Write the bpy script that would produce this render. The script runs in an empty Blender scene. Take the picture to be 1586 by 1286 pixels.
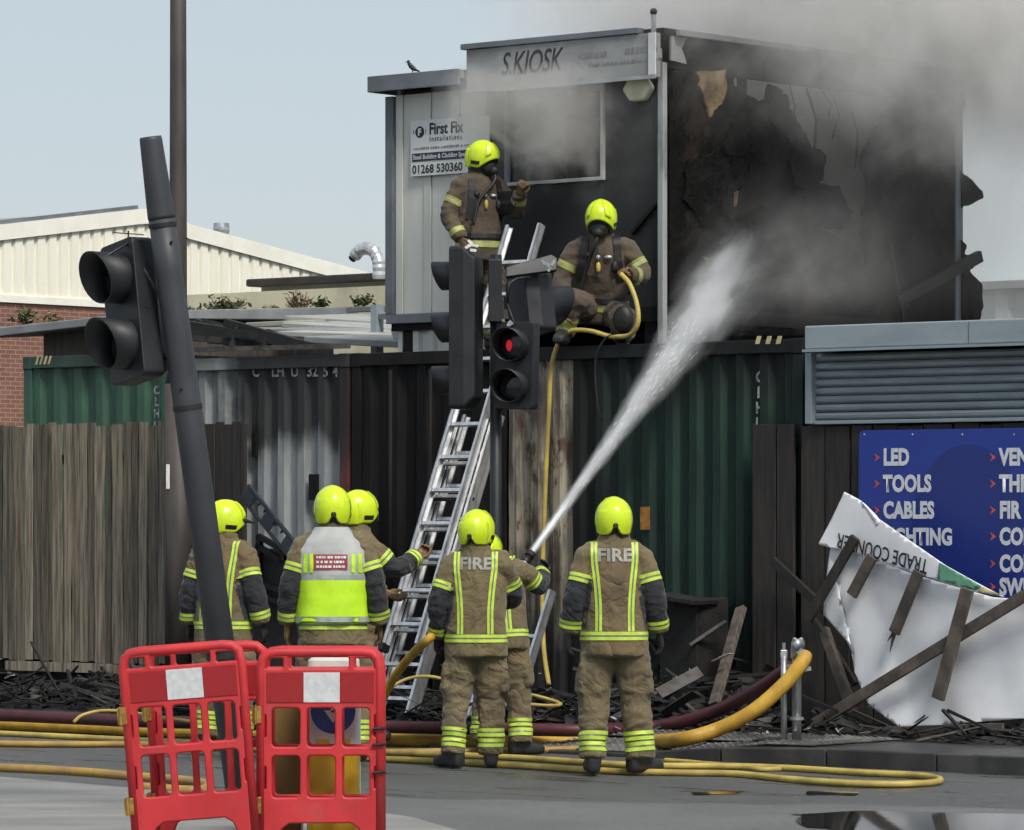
import bpy, bmesh, math, random
from mathutils import Vector, Matrix, noise
from mathutils.bvhtree import BVHTree
random.seed(7)
SC = bpy.context.scene
COL = SC.collection
R = math.radians
# ---------------------------------------------------------------- camera
FPX, CX, HY, CAMZ = 6500.0, 793.0, 800.0, 1.73      # focal length in photo pixels, centre column, horizon row, eye height
cam_d = bpy.data.cameras.new('camera'); cam = bpy.data.objects.new('camera', cam_d); COL.objects.link(cam)
cam.location = (0, 0, CAMZ); cam.rotation_euler = (R(90), 0, 0)
cam_d.sensor_fit = 'HORIZONTAL'; cam_d.sensor_width = 36; cam_d.lens = 36*FPX/1586
cam_d.shift_y = (HY-643)/1586; cam_d.clip_start = 0.5; cam_d.clip_end = 3000
SC.camera = cam
# ---------------------------------------------------------------- sky, sun, exposure
SUN_AZ, SUN_EL = 152, 50            # degrees clockwise from +Y, elevation
wd = bpy.data.worlds.new('World'); SC.world = wd; wd.use_nodes = True
wn = wd.node_tree.nodes; bg = wn['Background']
sky = wn.new('ShaderNodeTexSky'); sky.sky_type = 'NISHITA'; sky.sun_disc = False
sky.sun_elevation = R(SUN_EL); sky.sun_rotation = R(SUN_AZ)
sky.air_density = 1.0; sky.dust_density = 1.2; sky.ozone_density = 1.2; sky.altitude = 20
hz = wn.new('ShaderNodeMix'); hz.data_type = 'RGBA'; hz.inputs[0].default_value = .74      # thin even summer haze over the whole dome
wd.node_tree.links.new(sky.outputs[0], hz.inputs[6]); hz.inputs[7].default_value = (3.95, 4.30, 4.58, 1)
wd.node_tree.links.new(hz.outputs[2], bg.inputs[0]); bg.inputs[1].default_value = 0.085
sun_d = bpy.data.lights.new('sun', 'SUN'); sun_d.energy = 2.0; sun_d.angle = R(16); sun_d.color = (1, .95, .87)
sun = bpy.data.objects.new('sun', sun_d); COL.objects.link(sun)
sv = Vector((math.sin(R(SUN_AZ))*math.cos(R(SUN_EL)), math.cos(R(SUN_AZ))*math.cos(R(SUN_EL)), math.sin(R(SUN_EL))))
sun.rotation_euler = sv.to_track_quat('Z', 'Y').to_euler(); sun.location = (0, 0, 30)
vs = SC.view_settings; vs.view_transform = 'Standard'; vs.look = 'None'; vs.exposure = 0.75; vs.gamma = 1; vs.use_curve_mapping = False
cy = SC.cycles
cy.use_denoising = True; cy.use_adaptive_sampling = True; cy.adaptive_threshold = .03; cy.adaptive_min_samples = 12; cy.max_bounces = 6; cy.diffuse_bounces = 2; cy.glossy_bounces = 3; cy.transparent_max_bounces = 12
cy.volume_bounces = 4; cy.volume_max_steps = 256; cy.sample_clamp_indirect = 4.0; cy.caustics_reflective = False; cy.caustics_refractive = False

# ---------------------------------------------------------------- places
A = R(40)                                            # the street front runs away to the left at this angle
U = Vector((math.cos(A), -math.sin(A), 0)); V = Vector((math.sin(A), math.cos(A), 0))
OY = FPX/198.0; O = Vector(((1030-CX)/FPX*OY, OY, 0))
def W(px, py, Y): return Vector(((px-CX)/FPX*Y, Y, CAMZ+(HY-py)/FPX*Y))
def G(px, py, z=0.0): return W(px, py, FPX*(CAMZ-z)/(py-HY))
def fw(s, d, z): return O + U*s + V*d + Vector((0, 0, z))
def fs(px, d=0.0):
    k = (px-CX)/FPX
    return (k*(O.y+d*V.y) - O.x - d*V.x)/(U.x - k*U.y)
def fz(px, py, d=0.0):
    return CAMZ + (HY-py)/FPX*fw(fs(px, d), d, 0).y
def fp(px, py, d=0.0): return (fs(px, d), d, fz(px, py, d))
def ground_sd(px, py, z=0.0):
    p = G(px, py, z)-O
    return p.dot(U), p.dot(V)

# ---------------------------------------------------------------- objects
def props(o, label=None, cat=None, group=None, kind=None):
    if label: o['label'] = label
    if cat: o['category'] = cat
    if group: o['group'] = group
    if kind: o['kind'] = kind
    return o
ORG = {}
def thing(name, label, cat, loc, rotz=0.0, group=None, kind=None):
    e = bpy.data.objects.new(name, None); COL.objects.link(e); e.empty_display_size = .2
    e.location = loc; e.rotation_euler = (0, 0, rotz)
    return props(e, label, cat, group, kind)
def fthing(name, label, cat, s, d, z, group=None, kind=None):
    e = thing(name, label, cat, fw(s, d, z), -A, group, kind); ORG[e.name] = Vector((s, d, z)); return e
class MB:
    def __init__(self): self.v = []; self.f = []; self.m = []
    def add(self, vs, fs_, m=0):
        n = len(self.v); self.v += [tuple(q) for q in vs]
        for f in fs_: self.f.append([i+n for i in f]); self.m.append(m)
        return self
    def box(self, x0, x1, y0, y1, z0, z1, m=0):
        return self.add([(x0,y0,z0),(x1,y0,z0),(x1,y1,z0),(x0,y1,z0),(x0,y0,z1),(x1,y0,z1),(x1,y1,z1),(x0,y1,z1)],
            [(0,3,2,1),(4,5,6,7),(0,1,5,4),(1,2,6,5),(2,3,7,6),(3,0,4,7)], m)
    def beam(self, a, b, w, h, up=(0,0,1), m=0, taper=1.0):
        a = Vector(a); b = Vector(b); t = (b-a).normalized(); up = Vector(up)
        x = t.cross(up)
        if x.length < 1e-3: x = t.cross(Vector((1,0,0)))
        x.normalize(); y = x.cross(t)
        q = []
        for c, k in ((a,1.0),(b,taper)):
            for sx, sy in ((-1,-1),(1,-1),(1,1),(-1,1)): q.append(c + x*(sx*w/2*k) + y*(sy*h/2*k))
        return self.add(q, [(0,1,2,3)[::-1],(4,5,6,7),(0,1,5,4),(1,2,6,5),(2,3,7,6),(3,0,4,7)], m)
    def loft(self, rings, m=0, cap=True, closed=True):
        n = len(rings[0]); base = len(self.v)
        for r in rings: self.v += [tuple(q) for q in r]
        for i in range(len(rings)-1):
            for j in range(n if closed else n-1):
                k = (j+1) % n
                self.f.append([base+i*n+j, base+i*n+k, base+(i+1)*n+k, base+(i+1)*n+j]); self.m.append(m)
        if cap and closed:
            self.f.append([base+j for j in range(n)][::-1]); self.m.append(m)
            self.f.append([base+(len(rings)-1)*n+j for j in range(n)]); self.m.append(m)
        return self
    def tube(self, pts, r, n=10, m=0, cap=True, side=None):
        """r: number, or list of numbers / (rx, ry) pairs; side: vector that rx is measured along"""
        pts = [Vector(p) for p in pts]; rings = []; prev = None
        for i, p in enumerate(pts):
            t = (pts[min(i+1, len(pts)-1)] - pts[max(i-1, 0)]).normalized()
            ref = Vector(side) if side is not None else prev
            if ref is None: ref = Vector((1,0,0)) if abs(t.x) < .8 else Vector((0,1,0))
            x = (ref - t*ref.dot(t)).normalized(); y = t.cross(x); prev = x
            rr = r[i] if isinstance(r, (list, tuple)) else r
            rx, ry = rr if isinstance(rr, (list, tuple)) else (rr, rr)
            rings.append([p + x*(rx*math.cos(2*math.pi*j/n)) + y*(ry*math.sin(2*math.pi*j/n)) for j in range(n)])
        return self.loft(rings, m, cap)
    def prism(self, poly, y0, y1, m=0):
        n = len(poly); a = sum(poly[i][0]*poly[(i+1)%n][1]-poly[(i+1)%n][0]*poly[i][1] for i in range(n))
        if a < 0: poly = poly[::-1]
        vs_ = [(x, y0, z) for x, z in poly] + [(x, y1, z) for x, z in poly]
        fs_ = [list(range(n)), list(range(2*n-1, n-1, -1))] + [(i, i+n, (i+1)%n+n, (i+1)%n) for i in range(n)]
        return self.add(vs_, fs_, m)
    def ball(self, c, r, nu=10, nv=7, m=0):
        rx, ry, rz = r if isinstance(r, (list, tuple)) else (r, r, r)
        rings = []
        for i in range(nv+1):
            ph = math.pi*(.02+.96*i/nv)
            rings.append([(c[0]+rx*math.sin(ph)*math.cos(2*math.pi*j/nu), c[1]+ry*math.sin(ph)*math.sin(2*math.pi*j/nu), c[2]-rz*math.cos(ph)) for j in range(nu)])
        return self.loft(rings, m)
    def disc(self, c, ax, r, n=20, h=.01, m=0):
        c = Vector(c); ax = Vector(ax).normalized()
        return self.tube([c, c+ax*h], r, n, m)
    def mesh(self, name, mats, org=None, smooth=False):
        me = bpy.data.meshes.new(name)
        vv = self.v if org is None else [(a-org.x, b-org.y, c-org.z) for a, b, c in self.v]
        me.from_pydata(vv, [], self.f)
        for q in (mats if isinstance(mats, (list, tuple)) else [mats]): me.materials.append(q)
        me.polygons.foreach_set('material_index', self.m)
        if smooth: me.polygons.foreach_set('use_smooth', [True]*len(self.f))
        me.update(); return me
    def build(self, name, mats, parent=None, smooth=False, bevel=0, fix=True, local=False, weld=False):
        org = ORG.get(parent.name) if parent is not None and not local else None
        me = self.mesh(name, mats, org, smooth)
        if fix or weld:
            bm = bmesh.new(); bm.from_mesh(me)
            if weld: bmesh.ops.remove_doubles(bm, verts=bm.verts, dist=1e-5)
            bmesh.ops.recalc_face_normals(bm, faces=bm.faces); bm.to_mesh(me); bm.free()
        o = obj(name, me, parent)
        if bevel:
            b = o.modifiers.new('bevel', 'BEVEL'); b.width = bevel; b.segments = 2; b.limit_method = 'ANGLE'; b.angle_limit = R(40)
        return o
    def solo(self, name, mats, label, cat, group=None, kind=None, base=None, smooth=False, bevel=0, frame=None):
        """one mesh that is a whole thing; base = its origin; frame 'f' = street-front coordinates"""
        xs = [q[0] for q in self.v]; ys = [q[1] for q in self.v]; zs = [q[2] for q in self.v]
        c = Vector(base) if base is not None else Vector(((min(xs)+max(xs))/2, (min(ys)+max(ys))/2, min(zs)))
        self.v = [(a-c.x, b-c.y, d-c.z) for a, b, d in self.v]
        o = self.build(name, mats, None, smooth, bevel)
        if frame == 'f': o.location = fw(*c); o.rotation_euler = (0, 0, -A)
        else: o.location = c
        return props(o, label, cat, group, kind)
def obj(name, me, parent=None):
    o = bpy.data.objects.new(name, me); COL.objects.link(o)
    if parent is not None: o.parent = parent
    return o
def copy_tree(o, parent=None):
    c = o.copy(); COL.objects.link(c); c.parent = parent
    for ch in list(o.children): copy_tree(ch, c)
    return c
def rrect(x0, x1, z0, z1, r, n=4):
    P = []
    rs = r if isinstance(r, (list, tuple)) else (r, r, r, r)      # bl, br, tr, tl
    for (cx, cz, a0, q) in ((x0, z0, 180, rs[0]), (x1, z0, 270, rs[1]), (x1, z1, 0, rs[2]), (x0, z1, 90, rs[3])):
        ox = cx + (q if a0 in (180, 90) else -q); oz = cz + (q if a0 in (180, 270) else -q)
        for i in range(n+1):
            t = R(a0+90*i/n); P.append((ox+q*math.cos(t), oz+q*math.sin(t)))
    return P
def plate(name, outlines, y, thick, bevel, mat, parent=None):
    """flat plate in the x-z plane with holes: outlines[0] the rim, the others holes"""
    cu = bpy.data.curves.new(name, 'CURVE'); cu.dimensions = '2D'; cu.fill_mode = 'BOTH'
    for P in outlines:
        sp = cu.splines.new('POLY'); sp.points.add(len(P)-1)
        for q, (x, z) in zip(sp.points, P): q.co = (x, z, 0, 1)
        sp.use_cyclic_u = True
    cu.extrude = thick/2-bevel; cu.bevel_depth = bevel; cu.bevel_resolution = 1; cu.offset = -bevel
    t = bpy.data.objects.new('tmp', cu); COL.objects.link(t)
    dg = bpy.context.evaluated_depsgraph_get(); me = bpy.data.meshes.new_from_object(t.evaluated_get(dg))
    bpy.data.objects.remove(t); bpy.data.curves.remove(cu)
    me.transform(Matrix.Rotation(R(90), 4, 'X')); me.transform(Matrix.Translation((0, y, 0))); me.name = name
    me.materials.clear(); me.materials.append(mat)
    return obj(name, me, parent) if parent != 'mesh' else me
def text_mesh(body, size, shear=0.0, bold=0.0, space=1.0, width=1.0, align='LEFT', line=1.0):
    cu = bpy.data.curves.new('txt', 'FONT'); cu.body = body; cu.size = size; cu.shear = shear; cu.offset = bold; cu.space_character = space
    cu.align_x = align; cu.resolution_u = 3; cu.space_line = line
    t = bpy.data.objects.new('tmp', cu); COL.objects.link(t)
    dg = bpy.context.evaluated_depsgraph_get(); me = bpy.data.meshes.new_from_object(t.evaluated_get(dg))
    bpy.data.objects.remove(t); bpy.data.curves.remove(cu)
    me.transform(Matrix.Diagonal((width, 1, 1, 1)))
    return me
def flat_text(name, body, size, mat, parent, x, y, z, rot=0.0, **k):
    """lettering lying in the x-z plane, facing -y, in the parent's own coordinates"""
    me = text_mesh(body, size, **k); me.name = name
    me.transform(Matrix.Translation((x, y, z)) @ Matrix.Rotation(rot, 4, 'Y') @ Matrix.Rotation(R(90), 4, 'X'))
    me.materials.clear(); me.materials.append(mat)
    return obj(name, me, parent)
def blurred_print(name, mat, parent, x, y, z, length, h, seed, slope=0.0):
    """a line of print too small to read: short uneven dashes"""
    rr = random.Random(seed); mb = MB(); c = 0.0
    while c < length:
        w = rr.uniform(.35, 1.1)*h; k = rr.uniform(.7, 1.0)
        mb.add([(x+c, y, z), (x+min(c+w, length), y, z), (x+min(c+w, length), y, z+h*k), (x+c, y, z+h*k)], [(0, 1, 2, 3)]); c += w+h*rr.choice((.25, .3, .35, .9))
    o = mb.build(name, mat, parent, local=True, fix=False); o['kind'] = 'stuff'; return o
def corrugated(mb, x0, x1, z0, z1, y, pitch, depth, m=0, nz=1, flat=.36, jig=0.0):
    """profiled sheet facing -y; flat = share of the pitch for each flat"""
    P = []; x = x0; k = (1-2*flat)/2
    while x < x1-1e-6:
        for dx, dy in ((0, 0), (flat, 0), (flat+k, depth), (2*flat+k, depth)):
            if x+dx*pitch <= x1: P.append((x+dx*pitch, y+dy))
        x += pitch
    P.append((x1, y))
    rings = []
    for i in range(nz+1):
        z = z0+(z1-z0)*i/nz
        rings.append([(a, b+(jig*noise.noise((a*1.7, z*1.3, 5.1)) if jig else 0), z) for a, b in P])
    return mb.loft(rings, m, cap=False, closed=False)
# ---------------------------------------------------------------- materials
def nd(nt, t, **k):
    n = nt.nodes.new(t)
    for a, b in k.items(): setattr(n, a, b)
    return n
def mth(nt, op, a, b=None, c=None, clamp=False):
    n = nt.nodes.new('ShaderNodeMath'); n.operation = op; n.use_clamp = clamp
    for i, q in enumerate((a, b, c)):
        if q is None: continue
        if isinstance(q, (int, float)): n.inputs[i].default_value = q
        else: nt.links.new(q, n.inputs[i])
    return n.outputs[0]
def mixc(nt, f, a, b):
    n = nt.nodes.new('ShaderNodeMix'); n.data_type = 'RGBA'
    for i, q in ((0, f), (6, a), (7, b)):
        if isinstance(q, (int, float)): n.inputs[i].default_value = q
        elif isinstance(q, tuple): n.inputs[i].default_value = (*q[:3], 1)
        else: nt.links.new(q, n.inputs[i])
    return n.outputs[2]
def noise_tex(nt, vec, scale, detail=5, rough=.6, dist=0.0):
    n = nt.nodes.new('ShaderNodeTexNoise'); n.inputs['Scale'].default_value = scale; n.inputs['Detail'].default_value = detail
    n.inputs['Roughness'].default_value = rough; n.inputs['Distortion'].default_value = dist
    nt.links.new(vec, n.inputs['Vector']); return n.outputs[0]
def ramp(nt, v, a, b):
    """0 at a, 1 at b, smooth"""
    n = nt.nodes.new('ShaderNodeMapRange'); n.interpolation_type = 'SMOOTHSTEP'
    nt.links.new(v, n.inputs[0]); n.inputs[1].default_value = a; n.inputs[2].default_value = b
    if a > b:
        n.inputs[1].default_value = b; n.inputs[2].default_value = a; n.inputs[3].default_value = 1; n.inputs[4].default_value = 0
    return n.outputs[0]
def scaled(nt, vec, s):
    n = nt.nodes.new('ShaderNodeVectorMath'); n.operation = 'MULTIPLY'; nt.links.new(vec, n.inputs[0]); n.inputs[1].default_value = s; return n.outputs[0]
def own_coords(nt, shift=True):
    tc = nd(nt, 'ShaderNodeTexCoord'); v = tc.outputs['Object']
    if not shift: return v
    oi = nd(nt, 'ShaderNodeObjectInfo'); m = mth(nt, 'MULTIPLY', oi.outputs['Random'], 37.0)
    a = nd(nt, 'ShaderNodeVectorMath', operation='ADD'); nt.links.new(v, a.inputs[0]); nt.links.new(m, a.inputs[1]); return a.outputs[0]
def front_coords(nt):
    """position in the place, measured along the street front (s), into it (d) and up (z)"""
    g = nd(nt, 'ShaderNodeNewGeometry'); out = []
    for ax in (U, V):
        n = nd(nt, 'ShaderNodeVectorMath', operation='DOT_PRODUCT'); nt.links.new(g.outputs['Position'], n.inputs[0]); n.inputs[1].default_value = ax
        out.append(mth(nt, 'SUBTRACT', n.outputs['Value'], O.dot(ax)))
    sx = nd(nt, 'ShaderNodeSeparateXYZ'); nt.links.new(g.outputs['Position'], sx.inputs[0]); out.append(sx.outputs[2])
    c = nd(nt, 'ShaderNodeCombineXYZ')
    for i in range(3): nt.links.new(out[i], c.inputs[i])
    return out[0], out[1], out[2], c.outputs[0]
MATS = {}
def M(name, col, col2=None, rough=.6, metal=0.0, scale=6, detail=6, bump=0.0, bscale=40, stretch=(1,1,1), lo=.35, hi=.65, spec=.5,
      vary=0.0, rvar=.1, coat=0.0, extra=None, sheen=0.0, bstretch=None, bdist=.01):
    m = bpy.data.materials.new(name); m.use_nodes = True; nt = m.node_tree; b = nt.nodes['Principled BSDF']
    b.inputs['Metallic'].default_value = metal; b.inputs['Specular IOR Level'].default_value = spec; b.inputs['Coat Weight'].default_value = coat
    b.inputs['Sheen Weight'].default_value = sheen
    vec = own_coords(nt); sv_ = scaled(nt, vec, stretch)
    n1 = noise_tex(nt, sv_, scale, detail); f = ramp(nt, n1, lo, hi)
    if col2 is None: col2 = tuple(c*.72 for c in col)
    c = mixc(nt, f, col2, col)
    if vary:
        oi = nd(nt, 'ShaderNodeObjectInfo'); k = mth(nt, 'MULTIPLY_ADD', oi.outputs['Random'], 2*vary, 1-vary)
        h = nd(nt, 'ShaderNodeHueSaturation'); nt.links.new(k, h.inputs['Value']); nt.links.new(c, h.inputs['Color']); c = h.outputs[0]
    r = mth(nt, 'MULTIPLY_ADD', f, rvar, rough-rvar/2)
    hgt = noise_tex(nt, scaled(nt, vec, bstretch or stretch), bscale, 4)
    if extra: c, r, hgt = extra(nt, vec, c, r, hgt)
    nt.links.new(c, b.inputs['Base Color'])
    if isinstance(r, (int, float)): b.inputs['Roughness'].default_value = r
    else: nt.links.new(r, b.inputs['Roughness'])
    if bump:
        bp = nd(nt, 'ShaderNodeBump'); bp.inputs['Strength'].default_value = bump; bp.inputs['Distance'].default_value = bdist
        nt.links.new(hgt, bp.inputs['Height']); nt.links.new(bp.outputs[0], b.inputs['Normal'])
    MATS[name] = m; return m
SOOT = (.008, .008, .0085)
def soot(z_clear, z_black, amp=.5, s_clear=None, s_black=None, stretch=(2.5, 2.5, .35), scale=1.6, fine=.25, most=1.0, rust=None, tint=SOOT, gate=None):
    """burn marks with a ragged edge, placed along the street front"""
    def ex(nt, vec, c, r, h):
        s, d, z, P = front_coords(nt)
        n = noise_tex(nt, scaled(nt, P, stretch), scale, 6, .62)
        n2 = noise_tex(nt, P, 9, 5)
        t = mth(nt, 'ADD', z, mth(nt, 'MULTIPLY', mth(nt, 'SUBTRACT', n, .5), amp*2))
        t = mth(nt, 'ADD', t, mth(nt, 'MULTIPLY', mth(nt, 'SUBTRACT', n2, .5), fine))
        k = ramp(nt, t, z_clear, z_black)
        if s_clear is not None:
            t2 = mth(nt, 'ADD', s, mth(nt, 'MULTIPLY', mth(nt, 'SUBTRACT', n, .5), amp)); k2 = ramp(nt, t2, s_clear, s_black)
            k = mth(nt, 'MAXIMUM', k, k2) if z_clear is not None and s_clear != 'x' else k
        k = mth(nt, 'MULTIPLY', k, most)
        if gate: k = mth(nt, 'MULTIPLY', k, ramp(nt, mth(nt, 'ADD', s, mth(nt, 'MULTIPLY', mth(nt, 'SUBTRACT', n2, .5), .3)), *gate))
        if rust:
            n3 = noise_tex(nt, scaled(nt, P, (3, 3, 1.2)), 2.3, 7, .7); c = mixc(nt, ramp(nt, n3, .5, .62), c, rust)
        c = mixc(nt, k, c, tint); r = mth(nt, 'MAXIMUM', r, mth(nt, 'MULTIPLY', k, .72))
        return c, r, h
    return ex
def char_marks(nt, vec, c, r, h):
    n = noise_tex(nt, vec, 1.3, 6, .65, .5); c = mixc(nt, mth(nt, 'MULTIPLY', ramp(nt, n, .56, .68), .7), c, (.040, .026, .018))
    n2 = noise_tex(nt, vec, 6.0, 7, .7, .4); c = mixc(nt, mth(nt, 'MULTIPLY', ramp(nt, n2, .60, .70), .5), c, (.055, .052, .050))
    return c, r, h
# metals and paints
GALV = M('galvanised steel', (.52,.54,.55), (.36,.38,.39), rough=.42, metal=.7, scale=9)
ALU = M('ladder aluminium', (.78,.79,.80), (.55,.56,.57), rough=.36, metal=.75, scale=14, stretch=(1,1,.4))
BLACKP = M('black signal plastic', (.014,.015,.018), (.009,.010,.012), rough=.5, scale=5, bump=.05, bscale=120)
POLEG = M('charcoal pole paint', (.047,.051,.058), (.034,.037,.043), rough=.55, scale=3, bump=.04, bscale=90)
LAMPB = M('weathered brown lamp column', (.072,.060,.053), (.036,.032,.030), rough=.6, scale=2.5, stretch=(3,3,.5), bump=.1)
BRASS = M('zinc yellow hinge', (.55,.36,.10), (.35,.2,.05), rough=.35, metal=.7, scale=30)
REDREF = M('red reflective sheet', (.33,.010,.013), (.27,.009,.012), rough=.5, scale=60)
WHTREF = M('white reflective sheet', (.62,.64,.64), (.52,.54,.54), rough=.5, scale=30)
CABLE = M('black cable', (.012,.012,.013), rough=.5)
RUBBER = M('black rubber', (.014,.014,.015), rough=.6, bump=.1, bscale=50)
WHITEP = M('white paint', (.78,.78,.76), (.62,.62,.60), rough=.5, scale=8)
DKBLUE = M('printed dark blue', (.03,.035,.06), rough=.5)
PRINTK = M('printed black', (.015,.015,.017), rough=.5)
# containers, sheds
GREENC = M('dark green container paint', (.050,.125,.080), (.034,.088,.058), rough=.5, scale=2.2, stretch=(2,2,.5), bump=.08, bscale=14,
           extra=soot(2.75, 3.35, .35, most=.8))
GREENR = M('smoked green container paint', (.015,.040,.030), (.009,.024,.019), rough=.55, spec=.3, scale=2.2, stretch=(2,2,.5), bump=.1, bscale=14,
           extra=soot(2.35, 3.15, .55, -.30, -.85, most=.93, fine=.35))
GREYC = M('grey container paint', (.31,.33,.33), (.20,.215,.215), rough=.5, scale=2.5, stretch=(2,2,.5), bump=.1, bscale=12,
          extra=soot(2.20, 2.46, .28, stretch=(3.2, 3.2, .22), fine=.12, most=.94, gate=(-4.95, -4.55)))
REDC = M('red oxide container paint', (.115,.030,.026), (.06,.018,.016), rough=.55, scale=2.5, bump=.1, bscale=14, extra=soot(2.05, 2.5, .3, most=.9))
BURNTC = M('burnt container steel', (.016,.014,.014), (.006,.006,.006), rough=.65, spec=.2, scale=1.8, stretch=(2.4,2.4,.4), bump=.15, bscale=14)
SCORCH = M('scorched bare container steel', (.36,.32,.245), (.085,.072,.058), rough=.6, scale=2.1, stretch=(5.0,5.0,.55), bump=.15, bscale=16, lo=.40, hi=.60,
           extra=soot(1.45, .65, .8, -1.02, -.86, rust=(.075,.042,.022), stretch=(4.0, 4.0, .35)))
CREAMCL = M('cream wall cladding', (.90,.88,.75), (.84,.81,.68), rough=.55, scale=1.4, stretch=(2,2,.3))
CREAMTR = M('cream trim', (.92,.90,.80), (.84,.82,.72), rough=.5, scale=2)
GREYCL = M('pale grey cladding', (.66,.67,.61), (.58,.59,.54), rough=.5, scale=1.5, stretch=(2.2,2.2,.3), bump=.04,
           extra=soot(5.2, 6.2, .5, -2.9, -2.35, stretch=(1.2,1.2,.6), most=.86))
SLATEBL = M('slate grey trim', (.16,.18,.20), (.11,.125,.14), rough=.45, scale=3)
BLUEGREY = M('blue grey powder coat', (.30,.355,.385), (.25,.30,.33), rough=.42, scale=2.2, stretch=(.6,1,2), bump=.03)
SLATM = M('blue grey shutter slat', (.33,.385,.42), (.26,.305,.335), rough=.38, scale=2.2, stretch=(.6,1,2), metal=.15)
BURNW = M('charred cabin skin', (.0085,.008,.0078), (.003,.003,.003), rough=.9, scale=2.6, bump=.7, bscale=7, bdist=.05, spec=.12, extra=char_marks)
BURNW2 = M('smoke stained cabin skin', (.075,.077,.077), (.030,.031,.031), rough=.6, scale=1.3, bump=.06, bscale=12,
           extra=soot(4.75, 4.15, .6, stretch=(.9,.9,.7), most=.94))
INSUL = M('scorched insulation foam', (.36,.25,.12), (.10,.055,.028), rough=.9, scale=5, bump=.6, bscale=22, bdist=.03)
BROWNIN = M('scorched lining board', (.15,.088,.048), (.035,.024,.016), rough=.85, scale=1.6, stretch=(1.5,1.5,.6), bump=.2, bscale=12)
SIGNG = M('grey fascia sign', (.33,.335,.33), (.24,.245,.245), rough=.5, scale=1.6, extra=soot(5.5, 5.75, .25, stretch=(.8,.8,1.5), most=.35))
SIGNW = M('white sign board', (.70,.73,.72), (.60,.63,.62), rough=.45, scale=2)
ALARMC = M('yellowed alarm cover', (.62,.60,.45), (.50,.47,.33), rough=.45, scale=7)
def brick_extra(nt, vec, c, r, h):
    b = nd(nt, 'ShaderNodeTexBrick'); s, d, z, P = front_coords(nt)
    cb = nd(nt, 'ShaderNodeCombineXYZ'); tc = nd(nt, 'ShaderNodeTexCoord'); sx = nd(nt, 'ShaderNodeSeparateXYZ'); nt.links.new(tc.outputs['Object'], sx.inputs[0])
    nt.links.new(mth(nt, 'ADD', sx.outputs[0], sx.outputs[1]), cb.inputs[0]); nt.links.new(sx.outputs[2], cb.inputs[1]); nt.links.new(cb.outputs[0], b.inputs['Vector'])
    b.inputs['Scale'].default_value = 1.0; b.inputs['Brick Width'].default_value = .225; b.inputs['Row Height'].default_value = .075; b.inputs['Mortar Size'].default_value = .006
    b.inputs['Color1'].default_value = (.26,.115,.08,1); b.inputs['Color2'].default_value = (.19,.085,.062,1); b.inputs['Mortar'].default_value = (.36,.31,.26,1)
    return mixc(nt, .22, b.outputs[0], c), .85, b.outputs[1]
BRICKM = M('orange brick', (.28,.12,.08), (.16,.07,.05), rough=.85, scale=3, bump=.3, extra=brick_extra)
RENDER = M('weathered cream render', (.82,.75,.52), (.50,.46,.31), rough=.85, scale=1.6, detail=8, bump=.2, bscale=30, lo=.3, hi=.6)
FELT = M('grey roof felt', (.30,.315,.32), (.20,.21,.215), rough=.75, scale=1.6, bump=.1)
DARKW = M('dark stained wood', (.036,.030,.026), (.017,.015,.014), rough=.7, scale=3, stretch=(9,9,.6), bump=.35, bscale=12, vary=.25, bstretch=(7,7,.5))
FENCEW = M('weathered fence board', (.265,.222,.165), (.085,.071,.053), rough=.8, scale=2.6, stretch=(14,14,.7), bump=.6, bscale=10, vary=.42, bstretch=(12,12,.5), lo=.3, hi=.68)
CHARW = M('charred timber', (.016,.015,.014), (.006,.006,.006), rough=.75, scale=7, bump=.6, bscale=24, vary=.45)
ASH = M('ash grey debris', (.085,.08,.075), (.03,.028,.026), rough=.85, scale=7, bump=.5, bscale=24, vary=.5)
PLANKW = M('grey brown old plank', (.125,.100,.080), (.055,.045,.038), rough=.75, scale=2.4, stretch=(2,12,2), bump=.35, bscale=10, vary=.2)
BLUEB = M('royal blue board', (.018,.045,.30), (.016,.040,.26), rough=.35, scale=1.2)
BLUEB2 = M('darker blue print', (.013,.030,.205), (.012,.028,.19), rough=.35, scale=1.2)
LETTER = M('white lettering', (.72,.74,.78), (.62,.64,.68), rough=.45, scale=20)
REDARR = M('red arrow print', (.55,.10,.10), (.45,.08,.08), rough=.5)
BANNER = M('white banner vinyl', (.86,.87,.90), (.78,.79,.82), rough=.38, scale=2.2, bump=.04, bscale=5, bdist=.02)
GREENP = M('green print', (.16,.42,.26), rough=.5)
TANP = M('tan print', (.60,.50,.27), rough=.5)
PALLET = M('dark blue plastic', (.020,.030,.045), (.012,.017,.026), rough=.35, scale=5, bump=.08)
# hoses
HOSEY = M('yellow hose jacket', (.60,.36,.035), (.42,.235,.03), rough=.55, scale=5, stretch=(1,1,1), bump=.15, bscale=90, extra=None)
HOSEY2 = M('thin yellow hose', (.56,.43,.10), (.36,.26,.07), rough=.5, scale=4, bump=.1, bscale=120)
HOSEO = M('dirty orange hose', (.45,.27,.055), (.30,.19,.06), rough=.55, scale=4, bump=.1, bscale=120)
HOSEM = M('maroon hose jacket', (.085,.018,.024), (.05,.013,.017), rough=.5, scale=5, bump=.15, bscale=90)
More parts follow.
